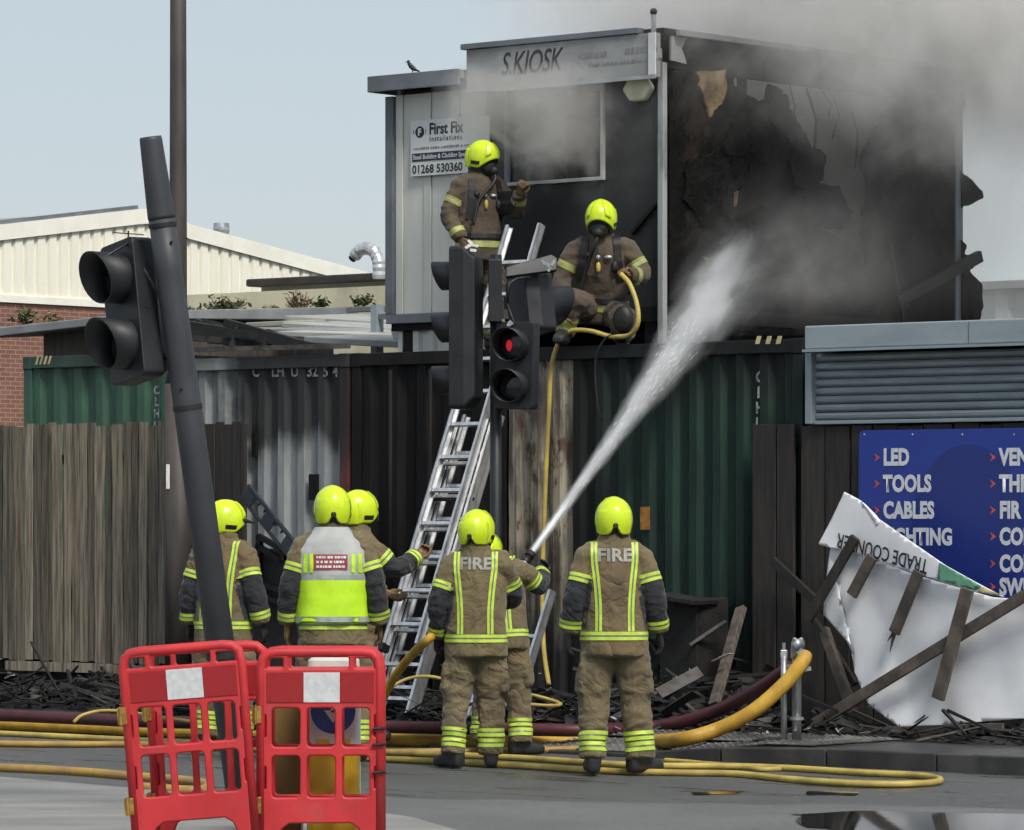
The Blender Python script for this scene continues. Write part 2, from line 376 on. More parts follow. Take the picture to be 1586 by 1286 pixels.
# cloth
def creased(nt, vec, c, r, h):
    n = noise_tex(nt, vec, 5.5, 3, .55, .6); k = mth(nt, 'ABSOLUTE', mth(nt, 'SUBTRACT', n, .5)); k = mth(nt, 'POWER', mth(nt, 'MULTIPLY', k, 3.0), .7)
    n2 = noise_tex(nt, vec, 1.8, 4); c = mixc(nt, mth(nt, 'MULTIPLY', ramp(nt, n2, .45, .68), .7), c, (.148, .098, .050))
    n3 = noise_tex(nt, vec, 2.6, 5, .65); c = mixc(nt, mth(nt, 'MULTIPLY', ramp(nt, n3, .54, .72), .55), c, (.052, .045, .032))
    return c, r, mth(nt, 'ADD', mth(nt, 'MULTIPLY', k, 1.0), mth(nt, 'MULTIPLY', h, .25))
def navy_split(nt, vec, c, r, h):
    at = nd(nt, 'ShaderNodeAttribute', attribute_name='dark'); k = mth(nt, 'GREATER_THAN', at.outputs['Fac'], .5)
    c, r, h = creased(nt, vec, c, r, h)
    return mixc(nt, k, c, (.020,.021,.026)), r, h
JACK = M('tan fire kit cloth', (.172,.138,.066), (.120,.096,.047), rough=.85, scale=3.2, bump=.55, bscale=16, sheen=.15, extra=navy_split, bdist=.03)
TROU = M('tan fire trousers cloth', (.165,.133,.070), (.114,.092,.050), rough=.85, scale=3.2, bump=.55, bscale=16, sheen=.15, bdist=.03, extra=creased)
JACKD = M('smoke dirtied fire kit cloth', (.098,.072,.048), (.050,.038,.028), rough=.88, scale=3.0, bump=.7, bscale=9, sheen=.1, bdist=.03)
LIME = M('lime tape', (.56,.74,.09), (.44,.60,.07), rough=.55, scale=14)
SILV = M('silver tape', (.20,.22,.13), (.13,.14,.08), rough=.4, scale=30)
LIMED = M('dirty lime tape', (.40,.44,.10), (.25,.27,.07), rough=.6, scale=10)
SILVD = M('dirty silver tape', (.46,.45,.33), (.30,.29,.2), rough=.5, scale=20)
def scuffed(nt, vec, c, r, h):
    n = noise_tex(nt, vec, 14, 7, .7, .6); k = mth(nt, 'MULTIPLY', ramp(nt, n, .56, .74), .45)
    n2 = noise_tex(nt, scaled(nt, vec, (1, 1, 6)), 22, 5, .7); k = mth(nt, 'ADD', k, mth(nt, 'MULTIPLY', ramp(nt, n2, .62, .72), .25))
    return mixc(nt, k, c, (.20, .22, .05)), mth(nt, 'ADD', r, mth(nt, 'MULTIPLY', k, .5)), h
HELM = M('fluorescent yellow helmet', (.64,.82,.022), (.56,.72,.018), rough=.3, scale=5, coat=.2, rvar=.08, extra=scuffed)
HELMK = M('black helmet trim', (.014,.014,.016), rough=.4)
VISOR = M('dark visor', (.02,.02,.022), rough=.08)
GREYT = M('grey lettering tape', (.33,.32,.29), (.24,.23,.20), rough=.5, scale=30)
HIVIS = M('hi vis lime cloth', (.55,.86,.022), (.47,.76,.02), rough=.7, scale=5, bump=.35, bscale=9, bdist=.015)
VESTW = M('white vest cloth', (.46,.47,.46), (.38,.39,.38), rough=.7, scale=5, bump=.3, bscale=9, bdist=.015)
VESTS = M('grey reflective vest band', (.36,.40,.37), (.28,.31,.29), rough=.4, scale=20)
REDLAB = M('red vest label', (.36,.055,.05), (.28,.045,.04), rough=.5, scale=20)
GLOVE = M('dark glove leather', (.030,.028,.028), (.016,.015,.015), rough=.6, scale=12, bump=.3, bscale=50)
GLOVEB = M('tan glove leather', (.22,.13,.055), (.09,.055,.03), rough=.7, scale=12, bump=.3, bscale=50)
BOOT = M('black boot leather', (.014,.014,.014), (.028,.026,.024), rough=.5, scale=9, bump=.2)
SKIN = M('skin', (.42,.22,.15), (.36,.18,.12), rough=.55, scale=9)
HAIR = M('dark hair', (.03,.022,.016), rough=.6)
KNEE = M('black knee pad', (.013,.013,.014), rough=.55, bump=.2)
LEAFM = M('weed leaves', (.085,.115,.035), (.035,.06,.018), rough=.6, scale=3, vary=.3)
DRYLF = M('dry weed stems', (.26,.20,.09), (.14,.10,.05), rough=.8, scale=6)
CROW = M('crow feathers', (.014,.014,.017), rough=.5)
TACT = M('grey tactile paving', (.155,.15,.142), (.05,.048,.046), rough=.55, scale=2.2, bump=.2, lo=.4, hi=.62)
def worn_plastic(nt, vec, c, r, h):
    n = noise_tex(nt, vec, 5, 7, .7, .3); c = mixc(nt, mth(nt, 'MULTIPLY', ramp(nt, n, .5, .72), .35), c, (.30, .10, .09))
    n2 = noise_tex(nt, scaled(nt, vec, (9, 9, 1.5)), 4, 6, .7); c = mixc(nt, mth(nt, 'MULTIPLY', ramp(nt, n2, .58, .70), .4), c, (.16, .045, .04))
    return c, mth(nt, 'ADD', r, mth(nt, 'MULTIPLY', n2, .2)), h
def wet_road(nt, vec, c, r, h):
    """damp and dry tarmac: water has run out from the fire over the near half of the road"""
    s, d, z, P = front_coords(nt)
    g = nd(nt, 'ShaderNodeNewGeometry'); sx = nd(nt, 'ShaderNodeSeparateXYZ'); nt.links.new(g.outputs['Position'], sx.inputs[0])
    n = noise_tex(nt, scaled(nt, P, (.35, 1.2, 1)), 1.0, 5, .55, .3)
    edge = mth(nt, 'ADD', sx.outputs[1], mth(nt, 'MULTIPLY', mth(nt, 'SUBTRACT', n, .5), 1.6))
    edge = mth(nt, 'ADD', edge, mth(nt, 'MULTIPLY', sx.outputs[0], .28))
    damp = ramp(nt, edge, 25.55, 25.75)
    n2 = noise_tex(nt, scaled(nt, P, (.5, 2.4, 1)), 1.1, 6, .6)
    pool = mth(nt, 'MULTIPLY', ramp(nt, n2, .54, .60), damp)
    agg = noise_tex(nt, P, 120, 4, .75)
    c = mixc(nt, mth(nt, 'MULTIPLY', ramp(nt, agg, .38, .66), .5), c, (.27, .265, .255))
    c = mixc(nt, mth(nt, 'MULTIPLY', ramp(nt, noise_tex(nt, scaled(nt, P, (.7, 2.0, 1)), 2.3, 7, .7), .55, .68), .35), c, (.07, .07, .07))
    mot = noise_tex(nt, P, 28, 5, .75); c = mixc(nt, mth(nt, 'MULTIPLY', ramp(nt, mot, .42, .62), .45), c, (.075, .077, .078))
    c = mixc(nt, mth(nt, 'MULTIPLY', damp, .42), c, (.035, .037, .040)); c = mixc(nt, mth(nt, 'MULTIPLY', pool, .5), c, (.025, .027, .030))
    rr = mth(nt, 'SUBTRACT', mth(nt, 'SUBTRACT', .82, mth(nt, 'MULTIPLY', damp, .30)), mth(nt, 'MULTIPLY', pool, .30))
    hh = mth(nt, 'MULTIPLY', agg, mth(nt, 'SUBTRACT', 1.0, mth(nt, 'MULTIPLY', pool, .85)))
    return c, rr, hh
REDPL = M('red barrier plastic', (.58,.030,.036), (.47,.024,.029), rough=.45, scale=4, bump=.03, bscale=60, rvar=.15, extra=worn_plastic)
ROADM = M('road tarmac', (.155,.158,.156), (.115,.118,.117), rough=.8, scale=.7, detail=8, bump=.7, extra=wet_road, bdist=.012)
ISLM = M('pale island concrete', (.265,.262,.25), (.20,.198,.188), rough=.8, scale=1.1, detail=9, bump=.25, bscale=60, stretch=(1,3,1))
KERBM = M('dark wet kerb stone', (.060,.058,.055), (.026,.026,.026), rough=.42, scale=2.6, bump=.2, bscale=30, vary=.2)
PAVEM = M('sooty wet pavement', (.060,.057,.054), (.018,.018,.018), rough=.38, scale=1.5, detail=8, bump=.25, bscale=40, lo=.38, hi=.62)
YARDM = M('yard ground', (.10,.10,.095), (.06,.06,.06), rough=.9, scale=1)
def emit(name, col, st):
    m = bpy.data.materials.new(name); m.use_nodes = True; b = m.node_tree.nodes['Principled BSDF']
    b.inputs['Base Color'].default_value = (*col, 1); b.inputs['Emission Color'].default_value = (*col, 1); b.inputs['Emission Strength'].default_value = st; return m
REDLIT = emit('lit red lamp', (.7,.02,.03), .28)
def waterm():
    m = bpy.data.materials.new('standing water'); m.use_nodes = True; nt = m.node_tree; b = nt.nodes['Principled BSDF']
    b.inputs['Base Color'].default_value = (.02,.021,.022,1); b.inputs['Roughness'].default_value = .03; b.inputs['IOR'].default_value = 1.33
    b.inputs['Specular IOR Level'].default_value = .6
    n = noise_tex(nt, own_coords(nt), 5, 3); bp = nd(nt, 'ShaderNodeBump'); bp.inputs['Strength'].default_value = .02; bp.inputs['Distance'].default_value = .01
    nt.links.new(n, bp.inputs['Height']); nt.links.new(bp.outputs[0], b.inputs['Normal']); return m
WATER = waterm()
# ================================================================ the setting
def sheet(name, poly, z, mat, kind='structure', thick=None):
    mb = MB()
    if thick: mb.add([(x, y, z) for x, y in poly]+[(x, y, z-thick) for x, y in poly],
                     [list(range(len(poly)))]+[(i, (i+1)%len(poly), (i+1)%len(poly)+len(poly), i+len(poly)) for i in range(len(poly))])
    else: mb.add([(x, y, z) for x, y in poly], [list(range(len(poly)))])
    o = mb.build(name, mat); o['kind'] = kind; return o
sheet('road', [(-900, -200), (900, -200), (900, 1600), (-900, 1600)], 0, ROADM)
KD = -2.30                                              # kerb line, metres in front of the containers
def f2(s, d): q = fw(s, d, 0); return (q.x, q.y)
def sm(x): x = max(0, min(1, x)); return x*x*(3-2*x)
def pave_z(s_, d_): return .115-.100*(1-sm((s_-1.75)/.8))*(1-sm((d_-KD-.125)/.75))       # dropped for the crossing left of the standpipe
pv_ = [-40, -20, -10]+[-9+.3*i for i in range(47)]+[5.2, 8, 20, 40]; pd_ = [KD+.125+q for q in (0, .1, .2, .3, .4, .5, .6, .7, .8, 1.2, 2.0, 62)]
mb = MB(); mb.loft([[tuple(fw(s_, d_, pave_z(s_, d_))) for s_ in pv_] for d_ in pd_], cap=False, closed=False)
o = mb.build('pavement', PAVEM, smooth=True); o['kind'] = 'structure'
kerb = fthing('kerb', None, None, 0, KD, 0, kind='structure')
stone = MB().box(-.453, .453, 0, .125, -.05, .125); km = None
for i in range(-13, 7):
    if km is None:
        o = stone.build('kerb_stone', KERBM, None, bevel=.012); o.parent = kerb; km = o
    else:
        o = km.copy(); COL.objects.link(o)
    za, zb_ = pave_z(i*.915-.45, KD), pave_z(i*.915+.45, KD)
    o.location = (i*.915, random.uniform(-.004, .004), (za+zb_)/2-.115+.002+random.uniform(-.003, .003)); o.rotation_euler = (0, -math.atan2(zb_-za, .915), random.uniform(-.004, .004))
# traffic island in the near left of the road
isl = [G(px, py, .06) for px, py in ((-700, 1192), (-200, 1196), (0, 1203), (200, 1220), (420, 1240), (560, 1254), (640, 1266), (715, 1288), (740, 1320), (700, 1420), (-700, 1500))]
sheet('traffic_island', [(q.x, q.y) for q in isl], .06, ISLM, thick=.08)
def puddle(pts, jit=.06):
    P = []
    Q = [G(*p) for p in pts]
    for i in range(len(Q)):
        a, b = Q[i], Q[(i+1) % len(Q)]
        for k in range(6):
            q = a.lerp(b, k/6); P.append((q.x+noise.noise((q.x*3, q.y*3, 1))*jit*1.5, q.y+noise.noise((q.x*3, q.y*3, 7))*jit*2.5))
    return sheet('puddle', P, .004, WATER)
puddle([(1225, 1262), (1330, 1257), (1470, 1258), (1590, 1262), (1700, 1266), (1700, 1310), (1500, 1312), (1380, 1300), (1250, 1283)])
puddle([(1070, 1228), (1150, 1226), (1140, 1231), (1075, 1232)], .03)
puddle([(1250, 1226), (1330, 1228), (1325, 1233), (1245, 1231)], .03)

# ================================================================ containers on the street front
ZT = 3.09                                               # container roofs
def container(label, s0, s1, d0, dep, z0, z1, pm, fm, cat='container', pitch=.278, posts=(True, True), flat=.3, split=None, side=True):
    r = fthing('shipping_container', label, cat, s0, d0, z0)
    def P(name, mat, *b, **k): return MB().box(*b).build(name, mat, r, **k)
    P('roof_sheet', fm, s0+.03, s1-.03, d0+.05, d0+dep, z1-.05, z1-.02)
    P('core', BURNTC, s0+.06, s1-.06, d0+.14, d0+dep-.02, z0+.06, z1-.06)
    for q, m in ([(pm, (s0+.10, s1-.10))] if split is None else split):
        mb = MB(); corrugated(mb, m[0], m[1], z0+.14, z1-.10, d0+.03, pitch, .045, nz=10, flat=flat, jig=.012); mb.build('corrugated_panel', q, r)
    P('top_rail', fm, s0+.09, s1-.09, d0, d0+.08, z1-.11, z1-.004, bevel=.006)
    P('bottom_rail', fm, s0+.09, s1-.09, d0, d0+.08, z0, z0+.15, bevel=.006)
    for k, s in ((0, s0), (1, s1-.1)):
        if posts[k]:
            P('corner_post', posts[k] if not isinstance(posts[k], bool) else fm, s, s+.10, d0+.002, d0+.12, z0+.118, z1-.118, bevel=.008)
            P('corner_casting', fm, s-.004, s+.104, d0-.006, d0+.15, z1-.118, z1, bevel=.008)
            P('corner_casting', fm, s-.004, s+.104, d0-.006, d0+.15, z0, z0+.118, bevel=.008)
    if side:
        for s in (s0+.012, s1-.012): P('side_wall', fm, min(s, s+.002), max(s, s+.002)+.002, d0+.1, d0+dep, z0+.1, z1-.05)
    return r
def vertical_letters(r, word, s, d, z, size, step, mat):
    o = ORG[r.name]
    for i, ch in enumerate(word):
        flat_text('lettering', ch, size, mat, r, s-o.x, d-o.y, z-i*step-o.z, align='CENTER', bold=.004)
FADED = M('faded container lettering', (.36,.38,.37), (.12,.13,.13), rough=.6, scale=30)
# left, behind the fence
gl0, gl1 = fs(36, .7), fs(262, .7)
cA = container('green shipping container standing behind the plank fence on the left', gl0, gl1, .7, 2.3, .12, fz(150, 549, .7), GREENC, GREENC, pitch=.27, flat=.34)
o = ORG[cA.name]
for i in range(4): MB().prism([(gl0+.16+i*.055, o.z+fz(60, 565, .7)-.12), (gl0+.185+i*.055, fz(60, 565, .7)), (gl0+.215+i*.055, fz(60, 552, .7)), (gl0+.19+i*.055, fz(60, 552, .7))], .694, .700).build('hazard_stripe', TANP, cA)
vertical_letters(cA, 'CLHU', fs(240, .7), .722, fz(240, 610, .7), .10, .105, FADED)
# grey one with soot running down
gs0, gs1 = fs(262), fs(539)
cB = container('grey shipping container with soot running down from its roof', gs0, gs1, 0, 2.4, .14, ZT, GREYC, GREYC, pitch=.232, flat=.32, posts=(True, REDC))
for px, t in ((395, 'C'), (425, 'LH'), (455, 'U'), (480, '32'), (505, '5'), (520, '4')):
    q = fp(px, 583, -.002); flat_text('lettering', t, .125, FADED, cB, q[0]-gs0-.06, .024, q[2]-.14, bold=.003)
for px, py, w, h in ((484, 755, .10, .22), (392, 690, .05, .2)):
    q = fp(px, py); MB().box(q[0]-w/2, q[0]+w/2, .006, .03, q[2]-h/2, q[2]+h/2).build('vent_plate', BURNTC, cB)
# burnt out one in the middle
ms0, ms1 = gs1+.015, fs(780)
cC = container('burnt black shipping container between the grey and the scorched one', ms0, ms1, .02, 2.6, .14, ZT, BURNTC, BURNTC, pitch=.3, flat=.3)
for px in (606, 668):
    q = fs(px, .0); MB().tube([(q, -.01, .3), (q, -.01, ZT-.15)], .018, 8).build('locking_bar', BURNTC, cC, smooth=True)
# green one on the right, its left end scorched bare
es0, es1 = ms1+.01, fs(1243)
mid = fs(884)
cD = container('green shipping container blackened by smoke, bare rusty steel at its left', es0, es1, 0, 2.45, .14, ZT, GREENR, GREENR, pitch=.232, flat=.32,
               split=[(SCORCH, (es0+.02, mid)), (GREENR, (mid, es1-.1))], posts=(False, True))
vertical_letters(cD, 'CLHU', fs(1174), .026, fz(1174, 592), .12, .118, FADED)
for i in range(3):
    q = fp(1170+i*16, 527); MB().prism([(q[0], q[2]-.03), (q[0]+.02, q[2]+.03), (q[0]+.06, q[2]+.03), (q[0]+.04, q[2]-.03)], -.006, -.0005).build('hazard_stripe', TANP, cD)
q = fp(997, 803, 0); MB().box(q[0]-.045, q[0]+.045, .012, .022, q[2]-.09, q[2]+.09).build('orange_label', M('orange label', (.42,.19,.03), (.2,.09,.02), scale=20), cD)

# ================================================================ the first floor cabin
CS0, CS1, CD0, CD1, CZ0, CZ1 = -3.77, -.779, 1.0, 5.35, 3.42, 5.44
PT = 5.69
cab = fthing('kiosk_cabin', 'burnt out two tone cabin standing on the container roofs', 'cabin', CS0, CD0, ZT)
def cp(name, mat, *b, **k): return MB().box(*b).build(name, mat, cab, **k)
cp('floor_slab', BURNTC, CS0, CS1, CD0+.02, CD1, CZ0-.10, CZ0+.02)
for s in (CS0+.1, -2.4, CS1-.25): cp('support_beam', BURNTC, s, s+.12, CD0+.05, CD1, ZT+.002, CZ0-.102)
mb = MB(); corrugated(mb, CS0+.05, -2.3, ZT+.02, CZ0-.03, CD0+.05, .17, .03); mb.build('skirt', GREYCL, cab)
cp('base_trim', SLATEBL, CS0-.02, -2.3, CD0-.03, CD0+.04, CZ0-.04, CZ0+.04, bevel=.005)
cp('left_wall', GREYCL, CS0+.005, CS0+.05, CD0+.09, CD1, CZ0+.02, CZ1)
cp('corner_trim', SLATEBL, CS0-.03, CS0+.06, CD0-.03, CD0+.08, CZ0+.042, CZ1-.11, bevel=.006)
# cladding boards of the pale left half
x = CS0+.062; n = 0
wleft = fs(752, CD0)
while x < wleft-.02:
    w = (.085, .235)[n % 2]
    x1 = min(x+w, wleft)
    cp('cladding_panel', GREYCL, x+.003, x1-.003, CD0+(.012 if n % 2 else 0), CD0+.06, CZ0+.042, CZ1-.10, bevel=.004); x = x1; n += 1
# dark right half of the front, round the window
px0 = fs(735, CD0)
wx0, wx1 = fs(784, CD0), fs(933, CD0); wz0, wz1 = fz(860, 281, CD0), fz(860, 133, CD0)
F = CD0+.02
cp('front_sheet', BURNW2, wleft, wx0, F, F+.05, CZ0+.02, CZ1-.02); cp('front_sheet', BURNW2, wx1, CS1-.06, F, F+.05, CZ0+.02, CZ1-.02)
cp('front_sheet', BURNW2, wx0, wx1, F, F+.05, CZ0+.02, wz0); cp('front_sheet', BURNW2, wx0, wx1, F, F+.05, wz1, CZ1-.02)
wf = cp('window_frame', M('window frame plastic', (.46,.47,.46), (.30,.31,.30), rough=.5, scale=4), wx1-.018, wx1+.016, F-.03, F+.03, wz0-.016, wz1+.016, bevel=.004)
for b in ((wx0-.016, wx1-.019, F-.03, F+.03, wz0-.016, wz0+.014), (wx0-.016, wx0+.016, F-.03, F+.03, wz0+.015, wz1+.016), (wx0+.017, wx1-.019, F-.03, F+.03, wz1-.014, wz1+.016)):
    MB().box(*b).build('frame_bar', (wf.data.materials[0] if b[5] < wz1 else SLATEBL), cab, bevel=.004)
cp('window_pane', M('sooted glass', (.018,.020,.021), (.010,.011,.012), rough=.25, scale=2, lo=.3, hi=.7), wx0, wx0+.62, F+.012, F+.02, wz0, wz1)
cp('ceiling', BROWNIN, CS0+.1, px0+.4, CD0+.1, CD1-.1, CZ1-.10, CZ1-.06)  # cut short under the opened roof so sun gets in
cp('inner_wall', BROWNIN, CS0+.052, CS0+.09, CD0+.12, CD1-.12, CZ0+.03, CZ1-.12)
cp('back_wall', BROWNIN, CS0+.06, CS1-.07, CD1-.09, CD1-.02, CZ0+.03, PT-.06)
# roof with overhang at the left, raised kerb over the sign
cp('roof', FELT, CS0-.07, fs(735, CD0)-.02, CD0-.16, CD1+.05, CZ1-.02, CZ1+.05)
cp('eaves_fascia', SLATEBL, CS0-.09, fs(735, CD0)-.02, CD0-.19, CD0-.165, CZ1-.08, CZ1+.055, bevel=.004)
cp('eaves_fascia', SLATEBL, CS0-.095, CS0-.072, CD0-.163, CD1+.05, CZ1-.08, CZ1+.055)
px0 = fs(735, CD0)
for b in ((px0, CS1+.03, CD0-.06, CD0+.75, PT-.05, PT+.004), (CS1-.16, CS1+.03, CD0+.752, CD1+.1, PT-.05, PT+.004), (px0, px0+.5, CD0+.752, CD1+.1, PT-.05, PT+.004), (px0+.502, CS1-.162, CD1-.5, CD1+.1, PT-.05, PT+.004)):
    cp('open_roof_rim', BURNTC, *b)  # rim of an invented roof opening that lets sun on to the smoke inside
for dd in (2.3, 3.1, 3.9): cp('roof_joist', CHARW, px0+.502, CS1-.162, dd, dd+.07, PT-.14, PT-.05)
cp('parapet_side', SLATEBL, px0, px0+.04, CD0-.05, CD1, CZ1-.02, PT-.052)
cp('parapet_cap', SLATEBL, px0-.03, fs(1005, CD0), CD0-.15, CD0-.062, PT-.035, PT+.012, bevel=.004)
cp('corner_post', M('scuffed pale post', (.34,.35,.35), (.16,.165,.165), rough=.5, scale=4, stretch=(1,1,.5), lo=.3, hi=.6), CS1-.058, CS1+.004, CD0-.03, CD0+.03, CZ0-.3, CZ1-.02, bevel=.01)
# the side wall, burnt through
def sd(px):
    k = (px-CX)/FPX
    return (k*(O.y+CS1*U.y) - O.x - CS1*U.x)/(V.x - k*V.y)
def sdz(px, py):
    d = sd(px); return d, CAMZ+(HY-py)/FPX*fw(CS1, d, 0).y
def ragged(pts, amp, n=6, seed=0.0):
    out = []
    for i in range(len(pts)-1):
        a, b = pts[i], pts[i+1]; L = math.hypot(b[0]-a[0], b[1]-a[1])
        for k in range(n):
            t = k/n; x = a[0]+(b[0]-a[0])*t; y = a[1]+(b[1]-a[1])*t
            if k: x += noise.noise((x*.11, y*.11, seed))*amp; y += noise.noise((x*.11, y*.11, seed+9))*amp
            out.append((x, y))
    out.append(pts[-1]); return out
def side_skin(name, pts, mat, off=0.0, th=.03, parent=cab, crumple=.0):
    P = [sdz(*q) for q in pts]; n = len(P)
    mb = MB()
    w = [crumple*noise.noise((q[0]*2.2, q[1]*2.2, 3.0)) for q in P]
    mb.add([(CS1+off+w[i], P[i][0], P[i][1]) for i in range(n)]+[(CS1+off+th+w[i], P[i][0], P[i][1]) for i in range(n)],
           [list(range(n)), list(range(2*n-1, n-1, -1))]+[(i, i+n, (i+1)%n+n, (i+1)%n) for i in range(n)])
    o = mb.build(name, mat, parent)
    bm = bmesh.new(); bm.from_mesh(o.data); bmesh.ops.triangulate(bm, faces=[f for f in bm.faces if len(f.verts) > 4]); bm.to_mesh(o.data); bm.free()
    return o
edge = ragged([(1125, 96), (1140, 135), (1165, 150), (1190, 158), (1212, 150), (1222, 185), (1240, 208), (1250, 240), (1268, 248), (1262, 278), (1288, 290), (1307, 325), (1302, 352), (1272, 352), (1306, 372), (1330, 400), (1345, 440), (1372, 470), (1384, 505)], 9, 5)
side_skin('charred_skin', [(1038, 92)] + edge + [(1384, 520), (1038, 520)], BURNW, -.035, .03)
# curled layers of skin along the torn edge
for k, (pts, off) in enumerate((
    ([(1180, 150), (1214, 146), (1228, 190), (1243, 210), (1254, 243), (1236, 250), (1215, 215), (1190, 190)], .02),
    ([(1228, 215), (1270, 242), (1266, 280), (1250, 300), (1222, 285), (1215, 250)], .035),
    ([(1240, 290), (1292, 288), (1312, 328), (1300, 356), (1262, 350), (1236, 330)], .03),
    ([(1060, 250), (1100, 235), (1135, 262), (1128, 330), (1090, 352), (1056, 310)], .014),
    ([(1150, 330), (1200, 318), (1240, 352), (1262, 400), (1215, 430), (1160, 405)], .02),
    ([(1290, 380), (1330, 405), (1342, 450), (1310, 480), (1272, 440)], .02),
    ([(1128, 190), (1150, 205), (1142, 235), (1130, 250), (1118, 225)], .012), ([(1186, 130), (1208, 140), (1200, 165), (1180, 160)], .02))):
    side_skin('peeled_layer', ragged(pts+[pts[0]], 7, 4, k*3.1)[:-1], BURNW, off, .025, crumple=.05)
side_skin('insulation_patch', ragged([(1076, 112), (1122, 108), (1120, 150), (1106, 170), (1096, 182), (1088, 150), (1076, 112)], 6, 4, 4.2)[:-1], INSUL, .002, .018)
for pts in ([(1130, 300), (1141, 296), (1138, 318), (1131, 322)], [(1214, 338), (1228, 342), (1224, 347)], [(1084, 398), (1096, 400), (1090, 404)]):
    side_skin('loose_flake', pts, INSUL, .004, .02)
side_skin('charred_skin', ragged([(1384, 505), (1360, 470), (1342, 420), (1336, 360), (1345, 300), (1336, 250), (1352, 205), (1375, 170), (1420, 142), (1450, 128), (1489, 120)], 10, 4, 2.0) + [(1489, 520), (1384, 520)], BURNW, -.035, .03)
side_skin('torn_flap', ragged([(1486, 262), (1496, 272), (1508, 284), (1520, 296), (1519, 308), (1498, 318), (1487, 322)], 4, 4, 7.0), BURNW, .006, .02, crumple=.05)
side_skin('torn_flap', ragged([(1487, 372), (1494, 380), (1490, 394), (1507, 398), (1505, 412), (1497, 420), (1518, 440), (1520, 470), (1512, 496), (1487, 500)], 4, 4, 8.0), BURNW, .006, .02, crumple=.05)
mb = MB(); p0, p1 = sdz(1380, 468), sdz(1500, 398); mb.beam((CS1+.06, p0[0], p0[1]), (CS1+.12, p1[0], p1[1]), .06, .10); mb.build('fallen_beam', CHARW, cab)
p0, p1 = sdz(1372, 380), sdz(1392, 500); MB().beam((CS1+.04, p0[0], p0[1]), (CS1+.05, p1[0], p1[1]), .03, .03).build('hanging_strut', CHARW, cab)
p0 = sdz(1484, 440)[0]; cp('corner_post', SLATEBL, CS1-.05, CS1+.01, p0-.05, p0+.06, CZ0, CZ1+.02)
for k, dd in enumerate((2.1, 4.7)): cp('wall_stud', CHARW, CS1-.10, CS1-.04, dd, dd+.06, CZ0, CZ1-.03)
for k, (xa, ya, xb, yb) in enumerate(((1232, 132, 1226, 200), (1258, 136, 1266, 232), (1300, 142, 1294, 214), (1322, 146, 1330, 262), (1282, 140, 1288, 180))):
    a_, b_ = sdz(xa, ya), sdz(xb, yb); m_ = ((a_[0]+b_[0])/2+.05, (a_[1]+b_[1])/2)
    MB().tube([(CS1-.06, a_[0], a_[1]), (CS1-.02, m_[0], m_[1]), (CS1-.03, b_[0], b_[1])], .012 if k % 2 else .007, 6).build('hanging_wire', CHARW, cab)
cp('top_plate', BURNTC, CS1-.06, CS1+.002, CD0+.04, CD1, CZ1-.06, PT-.052)
side_skin('fascia_return', ragged([(1036, 52), (1062, 57), (1052, 75), (1060, 100), (1036, 94)], 3, 3, 3.0), SIGNG, .006, .02)
side_skin('roof_edge', [(1040, 47), (1512, 112), (1512, 117), (1040, 56)], FELT, .05, .04)
cp('roof_mast', GALV, CS1-.05, CS1-.02, CD0-.12, CD0-.09, fz(1026, 100, CD0), fz(1026, 20, CD0)); MB().ball((CS1-.035, CD0-.105, fz(1026, 20, CD0)), .03).build('mast_knob', BLACKP, cab)
MB().beam(fp(978, 362, .99), fp(1016, 316, .99), .03, .03, (0, 1, 0)).build('diagonal_strut', BURNTC, cab)
# signs on the cabin
sg = fthing('fascia_sign', 'grey kiosk name board along the top of the cabin front', 'sign', px0+.02, CD0-.13, fz(740, 140, CD0))
z0_, z1_ = PT-.40, PT-.04
MB().box(px0+.02, CS1+.01, CD0-.13, CD0-.07, z0_, z1_).build('board', SIGNG, sg, bevel=.004)
MB().box(px0+.3, CS1+.012, CD0-.145, CD0-.132, z0_-.012, z0_+.018).build('trim', GALV, sg)
MB().box(CS1-.06, CS1+.012, CD0-.145, CD0-.132, z0_+.02, z1_).build('trim', SIGNW, sg)
def on_sign(body, px, py, size, **k):
    q = fp(px, py, CD0-.132); og = ORG[sg.name]
    return flat_text('lettering', body, size, PRINTK if 'mat' not in k else k.pop('mat'), sg, q[0]-og.x, -.003, q[2]-og.z, **k)
on_sign('S.KIOSK', 775, 117, .27, shear=.28, width=.72, bold=.003, space=.95)
FAINT = M('faded lettering', (.20,.20,.20), (.24,.24,.24), rough=.6, scale=30)
on_sign("'", 756, 112, .25, shear=.3, mat=FAINT)
og_ = ORG[sg.name]
for px_, py_, L_, h_ in ((896, 92, .30, .05), (968, 84, .34, .055), (912, 104, .75, .03)):
    q = fp(px_, py_, CD0-.132); blurred_print('faded_print', FAINT, sg, q[0]-og_.x, -.003, q[2]-og_.z, L_, h_, int(px_))
q0 = fp(636, 274, CD0-.03); q1 = fp(757, 187, CD0-.03)
s2 = fthing('wall_sign', 'white installers sign with phone number on the pale cabin cladding', 'sign', q0[0], CD0-.03, q0[2])
ww = q1[0]-q0[0]; hh = .475
MB().box(q0[0], q1[0], CD0-.03, CD0-.012, q0[2], q0[2]+hh).build('board', SIGNW, s2, bevel=.003)
def on2(body, x, z, size, mat=PRINTK, **k): return flat_text('lettering', body, size, mat, s2, x, -.003, z, **k)
on2('First Fix', .21, hh-.125, .135, bold=.004, width=.86); on2('Installations', .215, hh-.185, .062, space=1.35, width=.86, bold=.001)
on2('www.', .03, hh-.252, .040, FAINT); blurred_print('faded_print', FAINT, s2, .12, -.003, hh-.25, .62, .022, 5)
MB().box(q0[0]+.02, q1[0]-.02, CD0-.034, CD0-.0302, q0[2]+.125, q0[2]+.195).build('printed_band', DKBLUE, s2)
